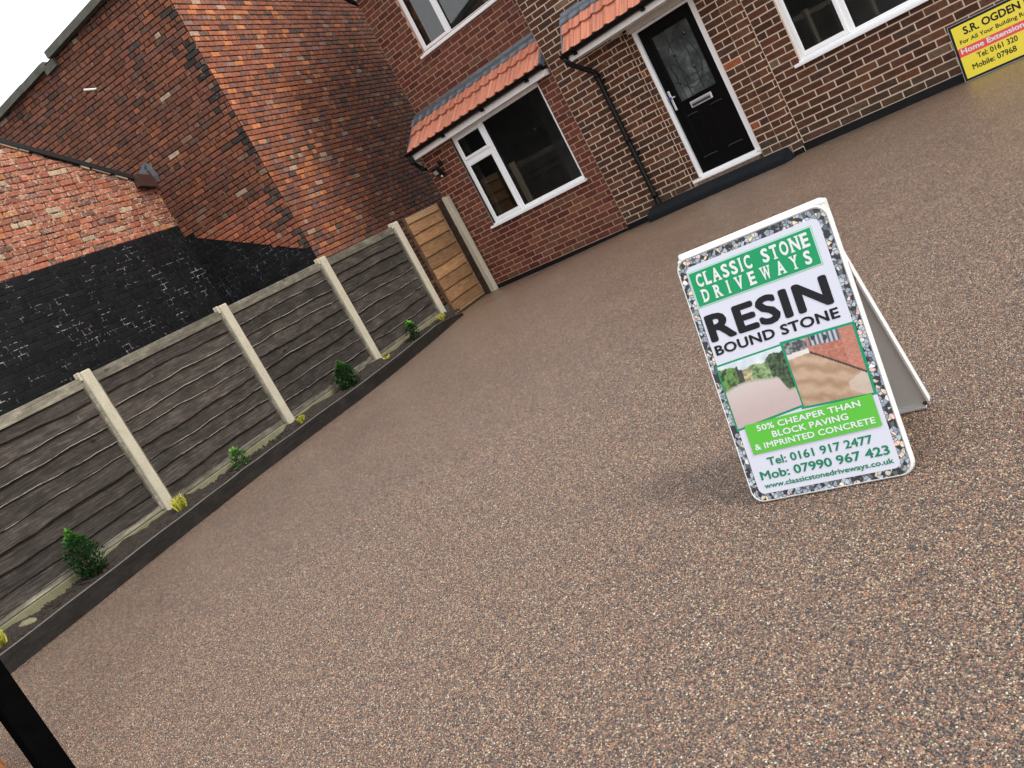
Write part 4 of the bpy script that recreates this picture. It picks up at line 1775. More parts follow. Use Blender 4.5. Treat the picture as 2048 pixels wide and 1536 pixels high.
# side cheek where the top folds over
ck = MB()
ck.box(.480, .488, .770, .826, -.055, -.010, 0, bev=.003)
ck.build('top_bracket', M['grey_metal'], sign, bm_)
hg = MB()
p0 = bm_ @ Vector((.496, .560, -.012))
p1 = rm_ @ Vector((.466, .600, .012))
pm = (p0 + p1) / 2 + Vector((0, 0, -.018))
hg.tube([p0, pm, p1], .0045, 6)
hg.tube([pm + Vector((.0, -.004, .004)), pm + Vector((0, .004, -.004))], .008, 8)
hg.build('stay', M['rust'], sign)

# ------------------------------------------------------------------ yellow builder's board
yb = empty('builders_sign', (-2.2, YR - .1, .05), label='yellow builder board with black border leaning against the brick wall foot', cat='sign')
ym = Matrix.Translation((-2.985, YR - .16, .058)) @ Euler((rad(90 - 9), 0, 0)).to_matrix().to_4x4()
y_ = MB()
y_.box(-.010, 1.02, -.004, .558, -.006, .0, 0)
face = y_.build('sign_panel', plain('grey_sign_edge', (.45, .47, .45), .5), yb, ym)
flat('sign_border', rect(-.006, 1.016, .0, .554), M['print_black'], face, .0008, ym)
flat('sign_ground', rect(.018, .992, .022, .530), M['yellow'], face, .0016, ym)
flat('sign_band', rect(.018, .992, .235, .318), M['signred'], face, .0022, ym)
for s__, a, b, c, d__, mt, bo in (('S.R. OGDEN LTD', .118, .850, .425, .502, 'print_black', .03),
                              ('For All Your Building Requirements', .060, .95, .340, .392, 'print_black', .015),
                              ('Home Extension Specialist', .042, .965, .243, .310, 'print_text_white', .03),
                              ('Tel: 0161 320', .165, .535, .165, .218, 'print_black', .018),
                              ('Mobile: 07968', .095, .500, .080, .135, 'print_black', .018)):
    text_mesh(s__, 'lettering', M[mt], a, b, c, d__, face, bold=bo, lift=.0030, mw=ym)

# ------------------------------------------------------------------ neighbour's building behind the fence
NA = -0.3703
NCx, NCy = -11.481, 8.288
ND = Vector((math.sin(NA), math.cos(NA), 0))
NX = Vector((math.cos(NA), -math.sin(NA), 0))
NC = Vector((NCx, NCy, 0))
nb = empty('neighbour_building', NC + Vector((-1, 2, 0)), label='tall old brick building with mottled red and purple bricks behind the fence', cat='building')


def fencetop(px):
    return 815 - (px) * .468


vis_nb = lambda px, py, W: py < fencetop(px) - 2


def col_F(u, z, rng):
    k = rng.random()
    if k < .40:
        base = (.255, .088, .046)
    elif k < .64:
        base = (.205, .080, .052)
    elif k < .80:
        base = (.155, .075, .058)
    elif k < .90:
        base = (.40, .145, .058)
    elif k < .94:
        base = (.095, .060, .047)
    elif k < .965:
        base = (.34, .22, .15)
    else:
        base = (.24, .14, .11)
    # the wall is darker towards the house and the ground
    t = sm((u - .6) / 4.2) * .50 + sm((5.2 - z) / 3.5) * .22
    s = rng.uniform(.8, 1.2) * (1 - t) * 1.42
    return tuple(x * s for x in base)


def tarline(u):
    # top edge of the tar on the gable, u measured from the corner (negative to the left)
    if u < -1.68:
        return 2.93
    return 2.86 + (u + 1.68) / 1.50 * (-.88)


def col_G(u, z, rng):
    k = rng.random()
    if k < .52:
        base = (.155, .060, .037)
    elif k < .76:
        base = (.128, .056, .040)
    elif k < .91:
        base = (.210, .075, .038)
    elif k < .965:
        base = (.088, .050, .036)
    elif k < .99:
        base = (.18, .105, .072)
    else:
        base = (.33, .24, .17)
    if abs(u) < .24 and rng.random() < .28:
        base = (.035, .030, .026)
    s = rng.uniform(.8, 1.25)
    if z < 2.9:
        s *= 1.25
        base = (base[0] * 1.5, base[1] * 1.3, base[2] * 1.2)
    return tuple(x * s for x in base)


def col_Gb(u, z, rng):
    return col_G(u, z, rng)


def col_tar(u, z, rng):
    s = rng.uniform(.6, 1.25)
    return (.0085 * s, .0088 * s, .0098 * s)


def col_W(u, z, rng):
    if z < 3.19 + .01 * math.sin(u * 9):
        s = rng.uniform(.7, 1.4)
        return dict(c=(.0088 * s, .0092 * s, .0100 * s), mats=(M['tar_o'], M['tar_a']))
    k = rng.random()
    if k < .58:
        base = (.40, .135, .080)
    elif k < .84:
        base = (.33, .120, .080)
    elif k < .89:
        base = (.48, .18, .075)
    elif k < .965:
        base = (.22, .105, .080)
    else:
        base = (.50, .36, .24)
    t = sm((u + 1.1) / 1.1) * .35
    s = rng.uniform(.82, 1.18) * (1 - t)
    return tuple(x * s for x in base)


ZT = 6.50
GL = -6.0


def gtop(u):
    return 6.50 + u * .105


nbw = MB()
P = lambda u, z: NC + ND * u + Vector((0, 0, z))
G_ = lambda u, z: NC + NX * u + Vector((0, 0, z))
nbw.poly([P(0, 0), P(8, 0), P(8, ZT), P(0, ZT)], 0)
nbw.poly([G_(GL, 3.0), G_(-1.68, 2.86), G_(-.15, 1.96), G_(0, 1.96), G_(0, gtop(0)), G_(GL, gtop(GL))], 0)
nbw.poly([G_(GL, 0), G_(0, 0), G_(0, 1.96), G_(-.15, 1.96), G_(-1.68, 2.86), G_(GL, 3.0)], 1)
Bk = NC + NX * GL
nbw.poly([Bk, Bk + ND * 8, Bk + ND * 8 + Vector((0, 0, ZT)), Bk + Vector((0, 0, gtop(GL)))], 0)
nbw.poly([P(0, ZT), P(8, ZT), Bk + ND * 8 + Vector((0, 0, ZT)), Bk + Vector((0, 0, gtop(GL)))], 0)
nbw.build('wall', [M['mortar_nb'], M['mortar_tar_dull']], nb, recalc=False)
r2 = random.Random(11)
st = []
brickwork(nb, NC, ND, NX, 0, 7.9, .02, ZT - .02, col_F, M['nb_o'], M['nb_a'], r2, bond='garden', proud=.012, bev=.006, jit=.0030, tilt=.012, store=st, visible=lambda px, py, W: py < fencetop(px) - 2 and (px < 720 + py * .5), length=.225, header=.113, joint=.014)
kg = dict(bond='garden', store=st, visible=vis_nb, length=.225, header=.113, joint=.014)
# brick above the tar edge (kept course by course), tarred brick below it: the edge cuts across bricks
kgb = dict(kg, proud=.012, bev=.006, jit=.0032, tilt=.012)
kgt = dict(kg, proud=.003, bev=.004, jit=.0022, tilt=.010, joint=.008)
zt_ = .02 + 36 * .082
sl_ = .88 / 1.50
rs_ = r2.getstate()
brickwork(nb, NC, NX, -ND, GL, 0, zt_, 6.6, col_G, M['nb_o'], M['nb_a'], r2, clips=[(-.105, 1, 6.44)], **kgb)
brickwork(nb, NC, NX, -ND, -1.75, 0, .02, zt_, col_Gb, M['nb_o'], M['nb_a'], random.Random(77), clips=[(-sl_, -1, -2.86 + sl_ * 1.68 + .006)], **kgb)
brickwork(nb, NC, NX, -ND, GL, -1.75, .02, zt_, col_tar, M['tar_o'], M['tar_a'], r2, **kgt)
brickwork(nb, NC, NX, -ND, -1.75, 0, .02, zt_, col_tar, M['tar_o'], M['tar_a'], random.Random(77), clips=[(sl_, 1, 2.86 - sl_ * 1.68 - .004)], **kgt)
place_bricks(nb, st, r2, 300)
# coping along the gable top, one piece slipped
cp = MB()
for (a, b, dz, dn) in ((-6.0, -3.10, -.03, .0), (-3.10, -2.56, -.035, -.005), (-2.56, -2.30, -.11, -.03), (-2.34, .05, .02, .02)):
    q = []
    for u in (a, b):
        z = gtop(u) + dz
        for (out_, zz) in ((.10 + dn, -.06), (.10 + dn, .05), (.0, .09), (-.35, .05), (-.35, -.06)):
            q.append(G_(u, z + zz) - ND * out_)
    cp.add(q, [(k, (k + 1) % 5, 5 + (k + 1) % 5, 5 + k) for k in range(5)] + [tuple(range(5)), tuple(range(5, 10))])
cp.build('coping', M['copestone'], nb)
cp = MB()
for u in (-2.108,):
    cp.tube([G_(-1.93, 5.50) - ND * -.01, G_(-1.95, 5.505) - ND * .03, G_(-2.03, 5.545) - ND * .15], .017, 8)
cp.build('overflow_pipe', plain('white_plastic_pipe', (.75, .72, .68), .4), nb)
cp = MB()
for du in (0, .11):
    cp.add([G_(-1.05 + du, 5.60) - ND * .012, G_(-.97 + du, 5.60) - ND * .012, G_(-.97 + du, 5.665) - ND * .012, G_(-1.05 + du, 5.665) - ND * .012], [(0, 1, 2, 3)])
cp.build('vent_hole', M['seal'], nb, recalc=False)
# lead patch over the outhouse eaves
cp = MB()
def leadp(pts):
    q = [G_(u, z) - ND * .016 for u, z in pts]
    q2 = [G_(u, z) - ND * .006 for u, z in pts]
    n = len(q)
    cp.add(q + q2, [tuple(range(n)), tuple(n + k for k in range(n))] + [(k, (k + 1) % n, n + (k + 1) % n, n + k) for k in range(n)])
leadp([(-2.10, 4.13), (-1.93, 4.22), (-1.84, 4.235), (-1.86, 4.15), (-1.95, 4.06)])
leadp([(-1.93, 4.16), (-1.84, 4.235), (-1.775, 4.13), (-1.76, 3.93), (-1.84, 3.90), (-1.86, 4.10)])
cp.build('lead_patch', M['lead'], nb)

# ------------------------------------------------------------------ outhouse in front of it
XW = -1.927
W0 = NC + NX * XW
oh = empty('brick_outhouse', W0 - ND * 3, label='low orange brick outhouse with sloping top and black tarred base', cat='building')


def wtop(u):
    return 3.86 - max(u, -7.6) * .452 + min(0, u + 7.6) * .452


ow_ = MB()
Wp = lambda u, z, d=0: W0 + ND * u + NX * d + Vector((0, 0, z))
UL = -15.0
ow_.poly([Wp(UL, 3.19), Wp(0, 3.19), Wp(0, wtop(0)), Wp(-7.6, wtop(-7.6)), Wp(UL, wtop(UL))], 0)
ow_.poly([Wp(UL, 0), Wp(0, 0), Wp(0, 3.19), Wp(UL, 3.19)], 1)
ow_.poly([Wp(UL, 0), Wp(UL, wtop(UL)), Wp(UL, wtop(UL), -4), Wp(UL, 0, -4)], 1)
ow_.poly([Wp(0, wtop(0)), Wp(0, wtop(0), -4), Wp(-7.6, wtop(-7.6), -4), Wp(-7.6, wtop(-7.6))], 1)
ow_.poly([Wp(-7.6, wtop(-7.6)), Wp(-7.6, wtop(-7.6), -4), Wp(UL, wtop(UL), -4), Wp(UL, wtop(UL))], 1)
ow_.build('wall', [M['mortar_out'], M['mortar_tar']], oh, recalc=False)
st = []
r3 = random.Random(5)
kwo = dict(bond='random', store=st, visible=vis_nb, length=.235, header=.118)
brickwork(oh, W0, ND, NX, UL, 0, .07, 3.186, col_tar, M['tar_o'], M['tar_a'], r3, proud=.003, bev=.004, jit=.0030, tilt=.015, joint=.008, **kwo)
brickwork(oh, W0, ND, NX, UL, 0, 3.186, 7.4, col_W, M['out_o'], M['out_a'], r3, bond='random', proud=.007, bev=.007, jit=.0055, tilt=.03, store=st,
          clips=[(.452, 1, 3.83), (-.452, 1, 3.83 + .452 * 15.2)], visible=vis_nb, length=.235, header=.118, joint=.013)
place_bricks(oh, st, r3, 300)
vg = MB()
a_, b_2 = -6.0, -.30
for (z0_, z1_, d0, d1, mi) in ((.0, .075, -.25, .045, 0),):
    q = []
    for u in (a_, b_2):
        for (d, z) in ((d0, z0_), (d1, z0_), (d1, z1_), (d0, z1_)):
            q.append(Wp(u, wtop(u) + z, d))
    vg.add(q, [(k, (k + 1) % 4, 4 + (k + 1) % 4, 4 + k) for k in range(4)] + [(0, 1, 2, 3), (4, 5, 6, 7)])
vg.build('verge', M['seal'], oh)
# cream mortar bedding showing in lumps under the verge
vg = MB()
u = -5.5
while u < -.4:
    l = r3.uniform(.08, .28)
    if r3.random() < .65:
        h0 = r3.uniform(.015, .035)
        q = []
        for uu_ in (u, u + l):
            for (d, z) in ((.0, -h0), (.030, -h0), (.030, .004), (.0, .004)):
                q.append(Wp(uu_, wtop(uu_) + z, d))
        vg.add(q, [(k, (k + 1) % 4, 4 + (k + 1) % 4, 4 + k) for k in range(4)] + [(0, 1, 2, 3), (4, 5, 6, 7)])
    u += l + r3.uniform(.0, .12)
vg.build('bedding_mortar', plain('cream_bedding', (.50, .40, .28), .9, nscale=20, namp=.2), oh)
eb = MB()
q = []
for d in (-.02, .105):
    for (u, z) in ((-.40, 3.93), (-.06, 3.85), (-.06, 4.05), (-.36, 4.12)):
        q.append(Wp(u, z - .03, d))
eb.add(q, [(0, 1, 2, 3), (4, 7, 6, 5), (0, 4, 5, 1), (1, 5, 6, 2), (2, 6, 7, 3), (3, 7, 4, 0)])
eb.build('eaves_box', M['brownfascia'], oh)

# ------------------------------------------------------------------ fence
FX = -7.421
FD = Vector((math.sin(FA), math.cos(FA), 0))
FN = Vector((math.cos(FA), -math.sin(FA), 0))
F0 = Vector((FX, 0, 0))


def fpt(s, off, z):
    return F0 + FD * s + FN * off + Vector((0, 0, z))


FM = Matrix.Translation(F0) @ Matrix(((FD.x, FN.x, 0, 0), (FD.y, FN.y, 0, 0), (0, 0, 1, 0), (0, 0, 0, 1)))
fence = empty('fence', fpt(5, 0, 0), label='weathered dark grey lap board fence between tall concrete posts', cat='fence')
posts = [-.49, 1.43, 3.37, 5.295, 7.245, 9.15]
PW = [.13, .13, .13, .135, .15, .26]
PW = [.102, .102, .104, .110, .120, .125]
for s, w_ in zip(posts, PW):
    b = MB()
    zt = 1.625
    t = [(-.001, .08), (.0, .0)]
    # post with chamfered front arrises and a slightly weathered top
    prof = [(0, -.10), (0, -.012), (.010, .0), (w_ - .010, .0), (w_, -.012), (w_, -.10)]
    n = len(prof)
    vs = [FM @ Vector((s + a, bb, z)) for z in (-.05, .4, .9, 1.3, zt - .012) for a, bb in prof]
    vs += [FM @ Vector((s + a * .9 + .05 * w_, bb * .9 - .006, zt)) for a, bb in prof]
    fs = [(i * n + k, i * n + (k + 1) % n, (i + 1) * n + (k + 1) % n, (i + 1) * n + k) for i in range(5) for k in range(n)]
    fs.append(tuple(5 * n + k for k in range(n)))
    b.add(vs, fs)
    # nib of the rear half seen beside the post head
    b.box(s - .022, s + .002, -.095, -.030, 1.55, 1.632, bev=.005, mw=FM)
    b.build('concrete_post', M['concrete'], fence)


def waney(x0, x1, ztop, zbot, amp, rng, thick, tilt, mats, lam=1.0):
    """one lap board: wavy lower edge, lower edge stands forward of the upper"""
    n = 44
    ph = [rng.uniform(0, 6.28) for _ in range(4)]
    fr_ = [rng.uniform(.35, .9) * lam, rng.uniform(1.3, 2.6) * lam, rng.uniform(4, 7) * lam, 15]
    b = MB()
    vs = []
    for i in range(n + 1):
        t = i / n
        x = x0 + (x1 - x0) * t
        wv = amp * (.55 * math.sin(fr_[0] * 2 * PI * t + ph[0]) + .30 * math.sin(fr_[1] * 2 * PI * t + ph[1]) + .14 * math.sin(fr_[2] * 2 * PI * t + ph[2]) + .07 * math.sin(fr_[3] * 2 * PI * t + ph[3]))
        wt = amp * .4 * math.sin(fr_[1] * PI * t + ph[3])
        dp = .003 * math.sin(fr_[0] * 5 * t + ph[2])
        zb = zbot + wv
        vs += [(x, -thick * .5 + dp, ztop + wt), (x, tilt + dp, zb + .0045), (x, tilt - .001 + dp, zb), (x, tilt - thick + dp, zb - .001), (x, -thick * 1.2, ztop + wt)]
    for i in range(n):
        for k in range(4):
            b.f.append((i * 5 + k, (i + 1) * 5 + k, (i + 1) * 5 + k + 1, i * 5 + k + 1))
            b.mi.append(1 if k in (1, 2) else 0)
            b.t.append(None)
    b.v = vs
    return b


def panel(x0, x1, off, zt, zb, nb_, mw, parent, mboard, medge, mrail, rng, amp=.014, raillight=True, lam=1.0, bottom=True, sidew=.030, tilt=.026, thick=.010, sidef=.036):
    fr_b = MB()
    fr_b.box(x0, x1, off - .03, off + .020, zt - .100, zt, bev=.003, mw=mw)     # top rail
    if bottom:
        fr_b.box(x0, x1, off - .03, off + .012, zb - .035, zb + .02, bev=.003, mw=mw)
    fr_b.box(x0, x0 + sidew, off - .03, off + sidef, zb - .034, zt - .101, bev=.003, mw=mw)
    fr_b.box(x1 - sidew, x1, off - .03, off + sidef, zb - .034, zt - .101, bev=.003, mw=mw)
    po = fr_b.build('fence_panel', mrail, parent)
    pitch = (zt - .08 - zb) / nb_
    for k in range(nb_):
        ztop = zt - .07 - pitch * k + .02
        zbot = zt - .09 - pitch * (k + 1) + .004 + rng.uniform(-.012, .012)
        if k == nb_ - 1:
            zbot = zb + .012
        b = waney(x0 + .01, x1 - .01, ztop, zbot, amp if k < nb_ - 1 else .003, rng, thick, tilt * rng.uniform(.8, 1.15), None, lam)
        b.build('board', [mboard, medge if rng.random() < .62 else mboard], po, mw @ Matrix.Translation((0, off - .006, 0)))
    return po


r4 = random.Random(21)
gbs = MB()
for i in range(len(posts) - 1):
    a, b = posts[i] + PW[i], posts[i + 1]
    if b < .2:
        continue
    panel(a, b, -.066, 1.585, .225, 9, FM, fence, M['fencewood'], M['waney'], M['fencerail'], r4, amp=.017)
    g_ = MB()
    g_.box(a - .01, b + .01, -.090, -.040, -.05, .184, bev=.008, mw=FM)
    g_.build('gravel_board', M['gravelboard'], fence)

# newer panel by the house
pA = Vector((-10.185, 9.035, 0))
pB = Vector((-10.450, 10.05, 0))
BD = (pB - pA).normalized()
BN = Vector((BD.y, -BD.x, 0))
BMx = Matrix.Translation(pA) @ Matrix(((BD.x, BN.x, 0, 0), (BD.y, BN.y, 0, 0), (0, 0, 1, 0), (0, 0, 0, 1)))
BL_ = (pB - pA).length
br = empty('timber_fence', pA, label='newer golden brown timber panel between the grey fence and the house', cat='fence panel')
panel(.035, BL_, -.035, 1.605, .05, 8, BMx, br, M['newwood'], M['newwood'], M['newrail'], r4, amp=.011, lam=.5, sidew=.010, tilt=.026, sidef=.018)
b = MB()
b.box(.012, .034, -.05, .004, .0, 1.62, bev=.004, mw=BMx)
b.build('batten', M['batten'], br)
b = MB()
b.box(.04, BL_, -.03, .0, .0, .035, bev=.003, mw=BMx)
b.build('base_board', M['darkpost'], br)
b = MB()
b.box(-10.452, -10.326, 10.03, 10.13, .0, 1.615, bev=.006)
tp = b.build('timber_post', M['darkpost'])
tag(tp, 'dark brown timber post between the golden panel and the pale concrete post', 'post')
b = MB()
b.box(-10.322, -10.222, 10.035, 10.128, .0, 1.615, bev=.006)
b.box(-10.36, -10.322, 10.08, 10.125, 1.54, 1.635, bev=.004)
cpst = b.build('concrete_post', M['concrete'])
tag(cpst, 'pale concrete post standing against the house corner', 'post')

# ------------------------------------------------------------------ planting bed with edging
kb = [(-6.15, -1.1), (-6.62, .10), (-7.036, 1.232), (-7.40, 2.16), (-7.779, 3.13), (-7.985, 3.70), (-8.137, 4.125), (-8.33, 4.85), (-8.642, 6.10), (-9.05, 7.15), (-9.47, 8.05), (-9.873, 8.891)]


def smooth_line(pts, it=2):
    for _ in range(it):
        q = [pts[0]]
        for a, b in zip(pts[:-1], pts[1:]):
            q.append((a[0] * .75 + b[0] * .25, a[1] * .75 + b[1] * .25))
            q.append((a[0] * .25 + b[0] * .75, a[1] * .25 + b[1] * .75))
        q.append(pts[-1])
        pts = q
    return pts


kl = smooth_line(kb)
b = MB()
secs = []
for i, p in enumerate(kl):
    a_, c_ = kl[max(i - 1, 0)], kl[min(i + 1, len(kl) - 1)]
    d_ = Vector((c_[0] - a_[0], c_[1] - a_[1], 0)).normalized()
    n_ = Vector((-d_.y, d_.x, 0))           # towards the fence
    P0 = Vector((p[0], p[1], 0))
    t = i / (len(kl) - 1)
    hh = .145 * (1 - sm((t - .86) / .14) * .72) + .002 * math.sin(i * 1.7)
    wob = .004 * math.sin(i * .9)
    secs.append((P0, n_, hh, wob))
    for (o_, z) in ((wob, -.05), (wob + .002, hh - .004), (wob + .006, hh), (wob + .030, hh), (wob + .034, hh - .004), (wob + .034, -.05)):
        b.v.append(tuple(P0 + n_ * o_ + Vector((0, 0, z))))
for i in range(len(kl) - 1):
    for k in range(5):
        b.f.append((i * 6 + k, (i + 1) * 6 + k, (i + 1) * 6 + k + 1, i * 6 + k + 1))
        b.mi.append(1 if k in (1, 2, 3) else 0)
        b.t.append(None)
kerb = b.build('garden_edging', [M['kerb'], plain('lit_top_edge', (.13, .12, .105), .8, nscale=18, namp=.35)], recalc=False)  # paler top faces: light on the upper edge put into the colour
tag(kerb, 'long dark timber edging board between the soil bed and the driveway', 'edging')
# soil between edging and fence
b = MB()
rows_ = []
r5 = random.Random(9)
NT = 9
sp = []
for i in range(len(kl) * 3):
    f_i = i / (len(kl) * 3 - 1) * (len(kl) - 1)
    k = min(int(f_i), len(kl) - 2)
    q = f_i - k
    x, y = kl[k][0] * (1 - q) + kl[k + 1][0] * q, kl[k][1] * (1 - q) + kl[k + 1][1] * q
    P0 = Vector((x, y, 0))
    s = (P0 - F0).dot(FD)
    far = fpt(min(s + .0, 9.43), -.02, 0)
    sp.append((P0, far))
for (P0, far) in sp:
    for j in range(NT + 1):
        t = j / NT
        Q = P0.lerp(far, t) if (far - P0).dot(FN) < 0 else P0.lerp(far, t)
        z = .092 + .034 * t + r5.uniform(-.014, .016) + (.022 * t * t * (1 + math.sin(len(b.v) * .013) + .8 * math.sin(len(b.v) * .041)))
        b.v.append((Q.x, Q.y, z))
for i in range(len(sp) - 1):
    for j in range(NT):
        a_ = i * (NT + 1) + j
        b.f.append((a_, a_ + 1, a_ + NT + 2, a_ + NT + 1))
        b.mi.append(0)
        b.t.append(None)
soil = b.build('soil_bed', M['soil'], recalc=False)
tag(soil, 'narrow bed of dark soil along the fence foot', kind='structure')
# clods
b = MB()
for _ in range(4200):
    i = r5.randrange(len(sp) - 1)
    P0, far = sp[i]
    t = r5.uniform(.08, .94)
    Q = P0.lerp(far, t) + FD * r5.uniform(-.08, .08)
    s_c = r5.uniform(.005, .022)
    z = .096 + .034 * t
    pts = [Vector((Q.x + s_c * math.cos(a_ + r5.uniform(-.4, .4)) * r5.uniform(.7, 1.2), Q.y + s_c * math.sin(a_) * r5.uniform(.7, 1.2), z)) for a_ in (0, 1.26, 2.5, 3.77, 5.0)]
    top = Vector((Q.x, Q.y, z + s_c * r5.uniform(.7, 1.2)))
    b.add(pts + [top], [(k, (k + 1) % 5, 5) for k in range(5)])
cl = b.build('soil_clods', M['soil'], recalc=False)
tag(cl, 'crumbs and clods of loose soil on the bed', kind='stuff')


# plants --------------------------------------------------------------
def leaf(mb, p, d, size, width, tint, rng):
    d = d.normalized()
    side = d.cross(Vector((rng.uniform(-.3, .3), rng.uniform(-.3, .3), 1))).normalized() * width
    up = side.cross(d).normalized() * size * .10
    a = p
    m = p + d * size * .5 + up
    e = p + d * size - up * .6
    mb.add([a, m + side - up * .5, e, m - side - up * .5, m], [(0, 1, 4), (1, 2, 4), (2, 3, 4), (3, 0, 4)], 0, (tint, tint, tint))


def shrub(s, off, h, rw, nleaf, lsize, label, mat, seed, lean=0.0, base_z=.10, pale_top=.25, stems=7):
    q = random.Random(seed)
    P0 = fpt(s, off, base_z)
    root = empty('shrub', P0, label=label, cat='shrub', group='young shrubs in the soil bed')
    sb_ = MB()
    tips = []
    for k in range(stems):
        a = 2 * PI * k / stems + q.uniform(-.3, .3)
        rr_ = rw * q.uniform(.25, .8)
        e = P0 + Vector((math.cos(a) * rr_ + lean, math.sin(a) * rr_, h * q.uniform(.6, .98)))
        m_ = P0.lerp(e, .45) + Vector((0, 0, h * .08))
        sb_.tube([P0, m_, e], [.006, .004, .002], 5)
        tips.append((m_, e))
    sb_.build('stem', M['stem'], root)
    lf = MB()
    for k in range(nleaf):
        a_ = q.uniform(0, 2 * PI)
        zz = q.uniform(.03, 1.0)
        env = rw * (math.sin(min(1.0, zz * .92 + .12) * PI) ** .55) * (1 + .22 * math.sin(a_ * 3 + zz * 9 + seed) + .12 * math.sin(a_ * 7 + zz * 17))
        if zz > .8:
            env *= q.choice((.45, .8, 1.0))
        rr_ = env * q.random() ** .42
        c = P0 + Vector((math.cos(a_) * rr_ + lean * zz, math.sin(a_) * rr_, h * zz * (1 + .06 * math.sin(a_ * 2 + seed))))
        d_ = Vector((math.cos(a_) * .7 + q.uniform(-.5, .5), math.sin(a_) * .7 + q.uniform(-.5, .5), q.uniform(.1, 1.1)))
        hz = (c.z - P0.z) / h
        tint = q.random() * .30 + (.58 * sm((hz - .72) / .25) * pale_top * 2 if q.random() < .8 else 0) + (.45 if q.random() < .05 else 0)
        leaf(lf, c, d_, lsize * q.uniform(.7, 1.25), lsize * .26, min(1, tint), q)
    lf.build('foliage', mat, root, recalc=False)
    return root


shrub(2.28, .22, .42, .125, 1900, .034, 'tallest dark green glossy shrub, second nearest the gate post end of the bed', M['leaf'], 1, base_z=.10, pale_top=.55, stems=9)
shrub(4.22, .20, .20, .090, 230, .046, 'small pale green broad leaved shrub between the first two visible concrete posts', M['leaf_pale'], 2, pale_top=.6)
shrub(6.28, .20, .33, .130, 1500, .038, 'rounded dark green shrub in front of the fence bay with a dark knot', M['leaf'], 3, pale_top=.45, stems=9)
shrub(7.95, .20, .26, .085, 480, .040, 'farthest small green shrub in the bed, near the golden panel', M['leaf'], 4, pale_top=.8)


def tuft(s, off, h, rw, n, label, mat, seed, brown=0, purple=0):
    q = random.Random(seed)
    P0 = fpt(s, off, .10)
    root = empty('heather_plant', P0, label=label, cat='plant', group='low yellow plants in the soil bed')
    lf = MB()
    for k in range(n):
        a = q.uniform(0, 2 * PI)
        rr_ = rw * math.sqrt(q.random())
        b0 = P0 + Vector((math.cos(a) * rr_ * .5, math.sin(a) * rr_ * .5, 0))
        e = P0 + Vector((math.cos(a) * rr_, math.sin(a) * rr_, h * q.uniform(.5, 1.05)))
        d_ = e - b0
        sd_ = d_.cross(Vector((math.sin(a), math.cos(a), .2))).normalized() * q.uniform(.0018, .0035)
        m_ = b0.lerp(e, .55) + Vector((0, 0, .008))
        tt = q.random()
        lf.add([b0 - sd_, b0 + sd_, m_ + sd_ * 1.3, e, m_ - sd_ * 1.3], [(0, 1, 2, 4), (4, 2, 3)], 0, (tt, tt, tt))
        for z_ in (.45, .62, .8, .95):
            c = b0.lerp(e, z_)
            leaf(lf, c, Vector((q.uniform(-1, 1), q.uniform(-1, 1), 1.2)), .014, .0035, tt, q)
    lf.build('foliage', mat, root, recalc=False)
    if brown:
        lf = MB()
        for k in range(brown):
            a = q.uniform(0, 2 * PI)
            rr_ = rw * 1.15 * math.sqrt(q.random())
            b0 = P0 + Vector((math.cos(a) * rr_ * .6, math.sin(a) * rr_ * .6, 0)) + FD * purple
            e = b0 + Vector((math.cos(a) * .03, math.sin(a) * .03, h * q.uniform(.4, 1.1)))
            lf.tube([b0, b0.lerp(e, .5) + Vector((q.uniform(-.006, .006), 0, 0)), e], [.0022, .0018, .001], 4)
        lf.build('dry_stem', M['drystem'], root)
    return root


tuft(1.33, .30, .13, .07, 120, 'bright yellow heather at the left frame end of the bed', M['heather'], 11, 20)
tuft(3.36, .17, .15, .075, 170, 'largest yellow green heather at the foot of the nearest full concrete post', M['heather'], 12, 40)
tuft(5.28, .18, .09, .055, 90, 'small yellow heather with brown sprigs at the second concrete post', M['heather'], 13, 60, .02)
tuft(7.22, .16, .06, .055, 80, 'low yellow plant at the foot of the third concrete post', M['heather'], 14, 40, .06)
tuft(8.75, .20, .10, .075, 120, 'yellow heather with grey stems just before the golden timber panel', M['heather'], 15, 70)

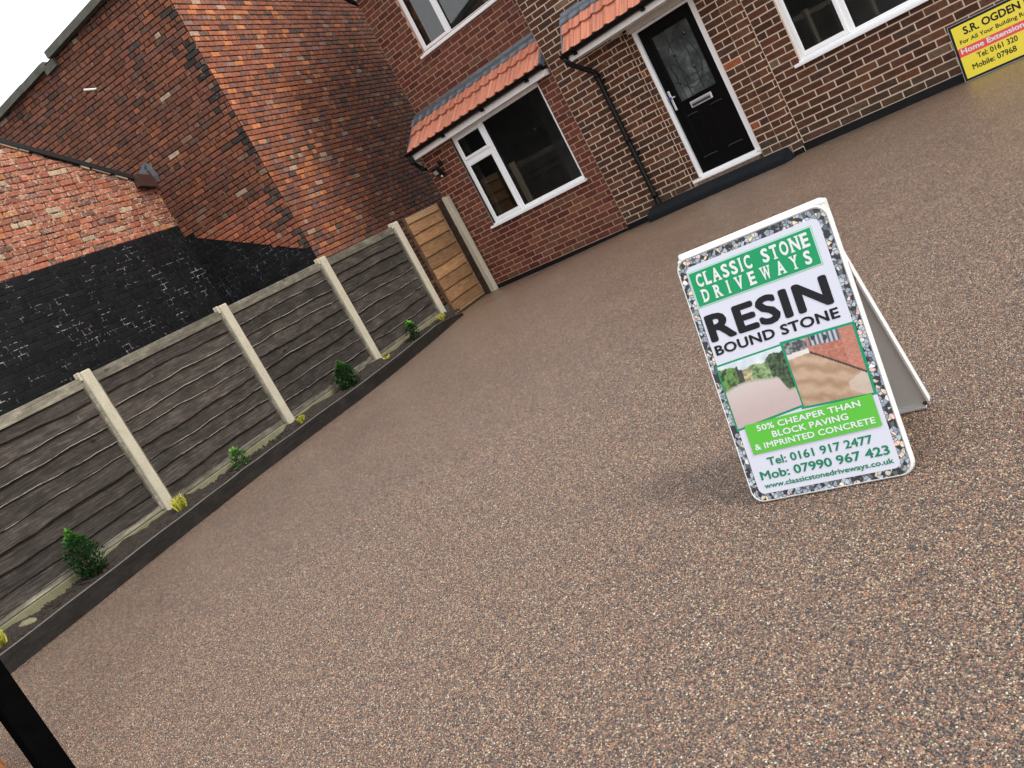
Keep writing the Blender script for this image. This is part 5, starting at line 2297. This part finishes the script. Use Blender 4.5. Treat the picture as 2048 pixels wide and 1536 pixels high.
# pale stones beside the bed
for (s, off, w_, lab) in ((1.62, .20, .085, 'pale rough stone half sunk beside the nearest yellow heather'), (3.58, .14, .05, 'small grey stone beside the largest yellow heather')):
    q = random.Random(int(s * 100))
    bm2 = bmesh.new()
    bmesh.ops.create_icosphere(bm2, subdivisions=2, radius=1)
    for v in bm2.verts:
        k = 1 + q.uniform(-.13, .13)
        v.co = Vector((v.co.x * w_ * 1.2 * k, v.co.y * w_ * .7 * k, v.co.z * w_ * .45 * k))
    me = bpy.data.meshes.new('stone')
    bm2.to_mesh(me)
    bm2.free()
    o = obj_from('stone', me, M['gravelboard'])
    o.location = fpt(s, off, .115)
    o.rotation_euler = (0, 0, .5)
    tag(o, lab, 'stone')

# ------------------------------------------------------------------ gate post and pier at the lower left
b = MB()
b.box(-.048, .048, -.048, .048, 0, 1.25, bev=.006)
b.box(-.054, .054, -.054, .054, 1.251, 1.262, bev=.003)
b.box(-.075, .075, -.075, .075, .0, .010, bev=.003)
gp = b.build('gate_post', M['blackpost'])
gp.location = (-4.13, .655, 0)
gp.rotation_euler = (0, 0, rad(8))
tag(gp, 'square black steel gate post in the lower left corner', 'post')

pier = empty('brick_pier', (-5.5, .4, 0), label='orange brick gate pier corner just beside the black gate post', cat='pier')
px1, py1 = -4.66, .597
b = MB()
b.box(px1 - .45, px1 - .004, py1 - .45, py1 - .004, -.05, 1.0)
b.build('mortar_core', M['mortar_out'], pier)
st = []
r6 = random.Random(2)
cpz = lambda u, z, rng: tuple(x * rng.uniform(.8, 1.2) for x in (.42, .13, .06))
brickwork(pier, (px1 - .45, py1 - .004, 0), (1, 0, 0), (0, 1, 0), 0, .45, .0, 1.0, cpz, M['red_o'], M['red_a'], r6, proud=.006, store=st)
brickwork(pier, (px1 - .004, py1 - .45, 0), (0, 1, 0), (1, 0, 0), 0, .45, .0, 1.0, cpz, M['red_o'], M['red_a'], r6, proud=.006, store=st)
brickwork(pier, (px1 - .45, py1 - .45, 0), (1, 0, 0), (0, -1, 0), 0, .45, .0, 1.0, cpz, M['red_o'], M['red_a'], r6, proud=.006, store=st)
for d in st:
    d['score'] = 1
place_bricks(pier, st, r6, 300)
b = MB()
b.box(px1 - .50, px1 + .04, py1 - .50, py1 + .04, 1.002, 1.06, bev=.01)
b.build('cap', M['concrete'], pier)
